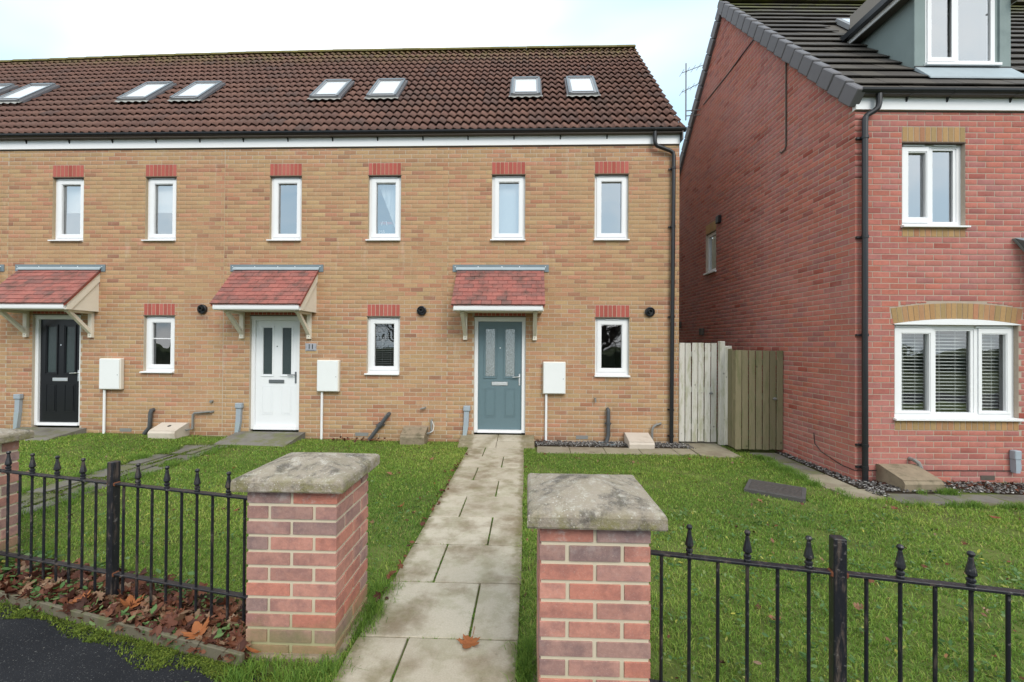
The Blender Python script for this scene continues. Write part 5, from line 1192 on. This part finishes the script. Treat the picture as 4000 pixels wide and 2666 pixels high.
spots = [(3.0, -2.95, 'just in front of the iron inspection cover'), (4.3, -3.1, 'right of the iron inspection cover'), (5.1, -3.3, 'in front of the arched window'),
         (.85, -2.9, 'right of the path, halfway along'), (1.5, -2.1, 'in front of the clean cream meter box'), (2.9, -1.2, 'before the pale silvered gate'), (3.6, -1.35, 'before the brown green gate'),
         (-1.3, -2.1, 'in front of the mossy weathered meter box'), (-.9, -1.4, 'left of the path, close to the grey door'), (-.8, -3.3, 'left of the path, behind the left path pillar'),
         (-2.4, -3.5, 'seen through the left railing, right of its post'), (-3.1, -2.6, 'beside the mossy path to the white door'), (2.0, -5.05, 'seen through the right railing, left of its post'), (2.6, -4.9, 'seen through the right railing, right of its post')]
for i, (px, py, lab) in enumerate(spots):
    o = obj('fallen_leaf', LV[i % 4], None, None, (px, py, gz(px, py)+.03), (random.uniform(-.4, .4), random.uniform(-.4, .4), random.uniform(0, 6.2)), (random.uniform(.7, 1.15),)*3)
    tag(o, 'brown leaf on the lawn '+lab, 'leaf', 'brown leaves on the lawn')
bsp = [(-1.98, -5.12, 'orange maple leaf leaning on the railing post foot, in the leaf bed', .115, 'maple'), (-1.36, -5.36, 'broad orange brown maple leaf in the bed close to the left path pillar', .125, 'maple'), (-2.32, -5.10, 'rust red ragged leaf left of the railing post foot', .12, 'star'), (-.97, -5.49, 'dark orange leaf propped against the front of the left path pillar', .09, 'oval')]
for px, py, lab, s_, k_ in bsp:
    tag(obj('fallen_leaf', leaf_mesh(k_, 'leaf_orange', s_, .7, 2), None, None, (px, py, gz(px, py)+.055), (random.uniform(.15, .5), random.uniform(-.3, .3), random.uniform(-2, 2))), lab, 'leaf')

# ------------------------------------------------------------------ trees and hedge across the road (mirrored in the panes)
def bare_tree(x, y, hgt, seed, label):
    rs = random.Random(seed); T = thing('bare_tree', label, 'tree', (x, y, -.27), 0, 'bare trees across the road'); tr = MB(); cr = MB()
    def grow(p, d, L, r, lev):
        q = p+d*L; mid = p+d*L*.5+Vector((rs.gauss(0, .05), rs.gauss(0, .05), 0))*L
        (tr if lev == 0 else cr).tube([p, mid, q] if lev < 4 else [p, q], [r, r*.8, r*.6] if lev < 4 else [r, r*.5], 6 if lev < 2 else 3, False)
        if lev >= 6: return
        for i in range(5 if lev == 0 else 3):
            a = Vector((rs.gauss(0, 1), rs.gauss(0, 1), rs.gauss(.1, .6))).normalized()
            nd = (d*.8+a*.95+Vector((0, 0, .12))).normalized(); t_ = rs.uniform(.35, 1)
            grow(p+d*L*t_, nd, L*rs.uniform(.62, .88), max(.012, r*.56), lev+1)
    grow(Vector((0, 0, 0)), Vector((rs.gauss(0, .05), rs.gauss(0, .05), 1)).normalized(), hgt*.24, hgt*.02, 0)
    obj('trunk', tr, 'bark', T); obj('crown', cr, 'bark', T)
bare_tree(-14, -17, 12, 1, 'tall bare tree across the road, mirrored in the panes left of the white door')
bare_tree(-6.5, -17, 11, 2, 'wide bare tree across the road, mirrored in the panes of the white door house')
bare_tree(4.5, -17, 11, 3, 'bare tree across the road, mirrored in the grey door house ground floor pane')
bare_tree(14, -15, 11, 4, 'smaller bare tree across the road, mirrored in the red brick house panes')
hg = thing('hedge', 'dark clipped hedge across the road behind the viewpoint', 'hedge', (0, -27, -.27))
n = 9000; x = RNG.uniform(-40, 40, n); y = RNG.uniform(-.8, .8, n); z = RNG.uniform(0, 1.7, n)+.25*np.sin(x*.9)
sz = RNG.uniform(.08, .2, n); a = RNG.normal(0, 1, (n, 3)); b = RNG.normal(0, 1, (n, 3)); a /= np.linalg.norm(a, axis=1)[:, None]; b /= np.linalg.norm(b, axis=1)[:, None]
Pc = np.stack([x, y, np.maximum(z, .05)], -1); V = np.stack([Pc-a*sz[:, None], Pc+b*sz[:, None], Pc+a*sz[:, None]], 1)
o = obj('foliage', npmesh('foliage', V.reshape(-1, 3), np.arange(3*n).reshape(-1, 3), 'hedge', np.repeat(RNG.random(n), 3)), None, hg)
obj('stems', MB().box(-40, 40, -.4, .4, 0, 1.2), 'hedge', hg)
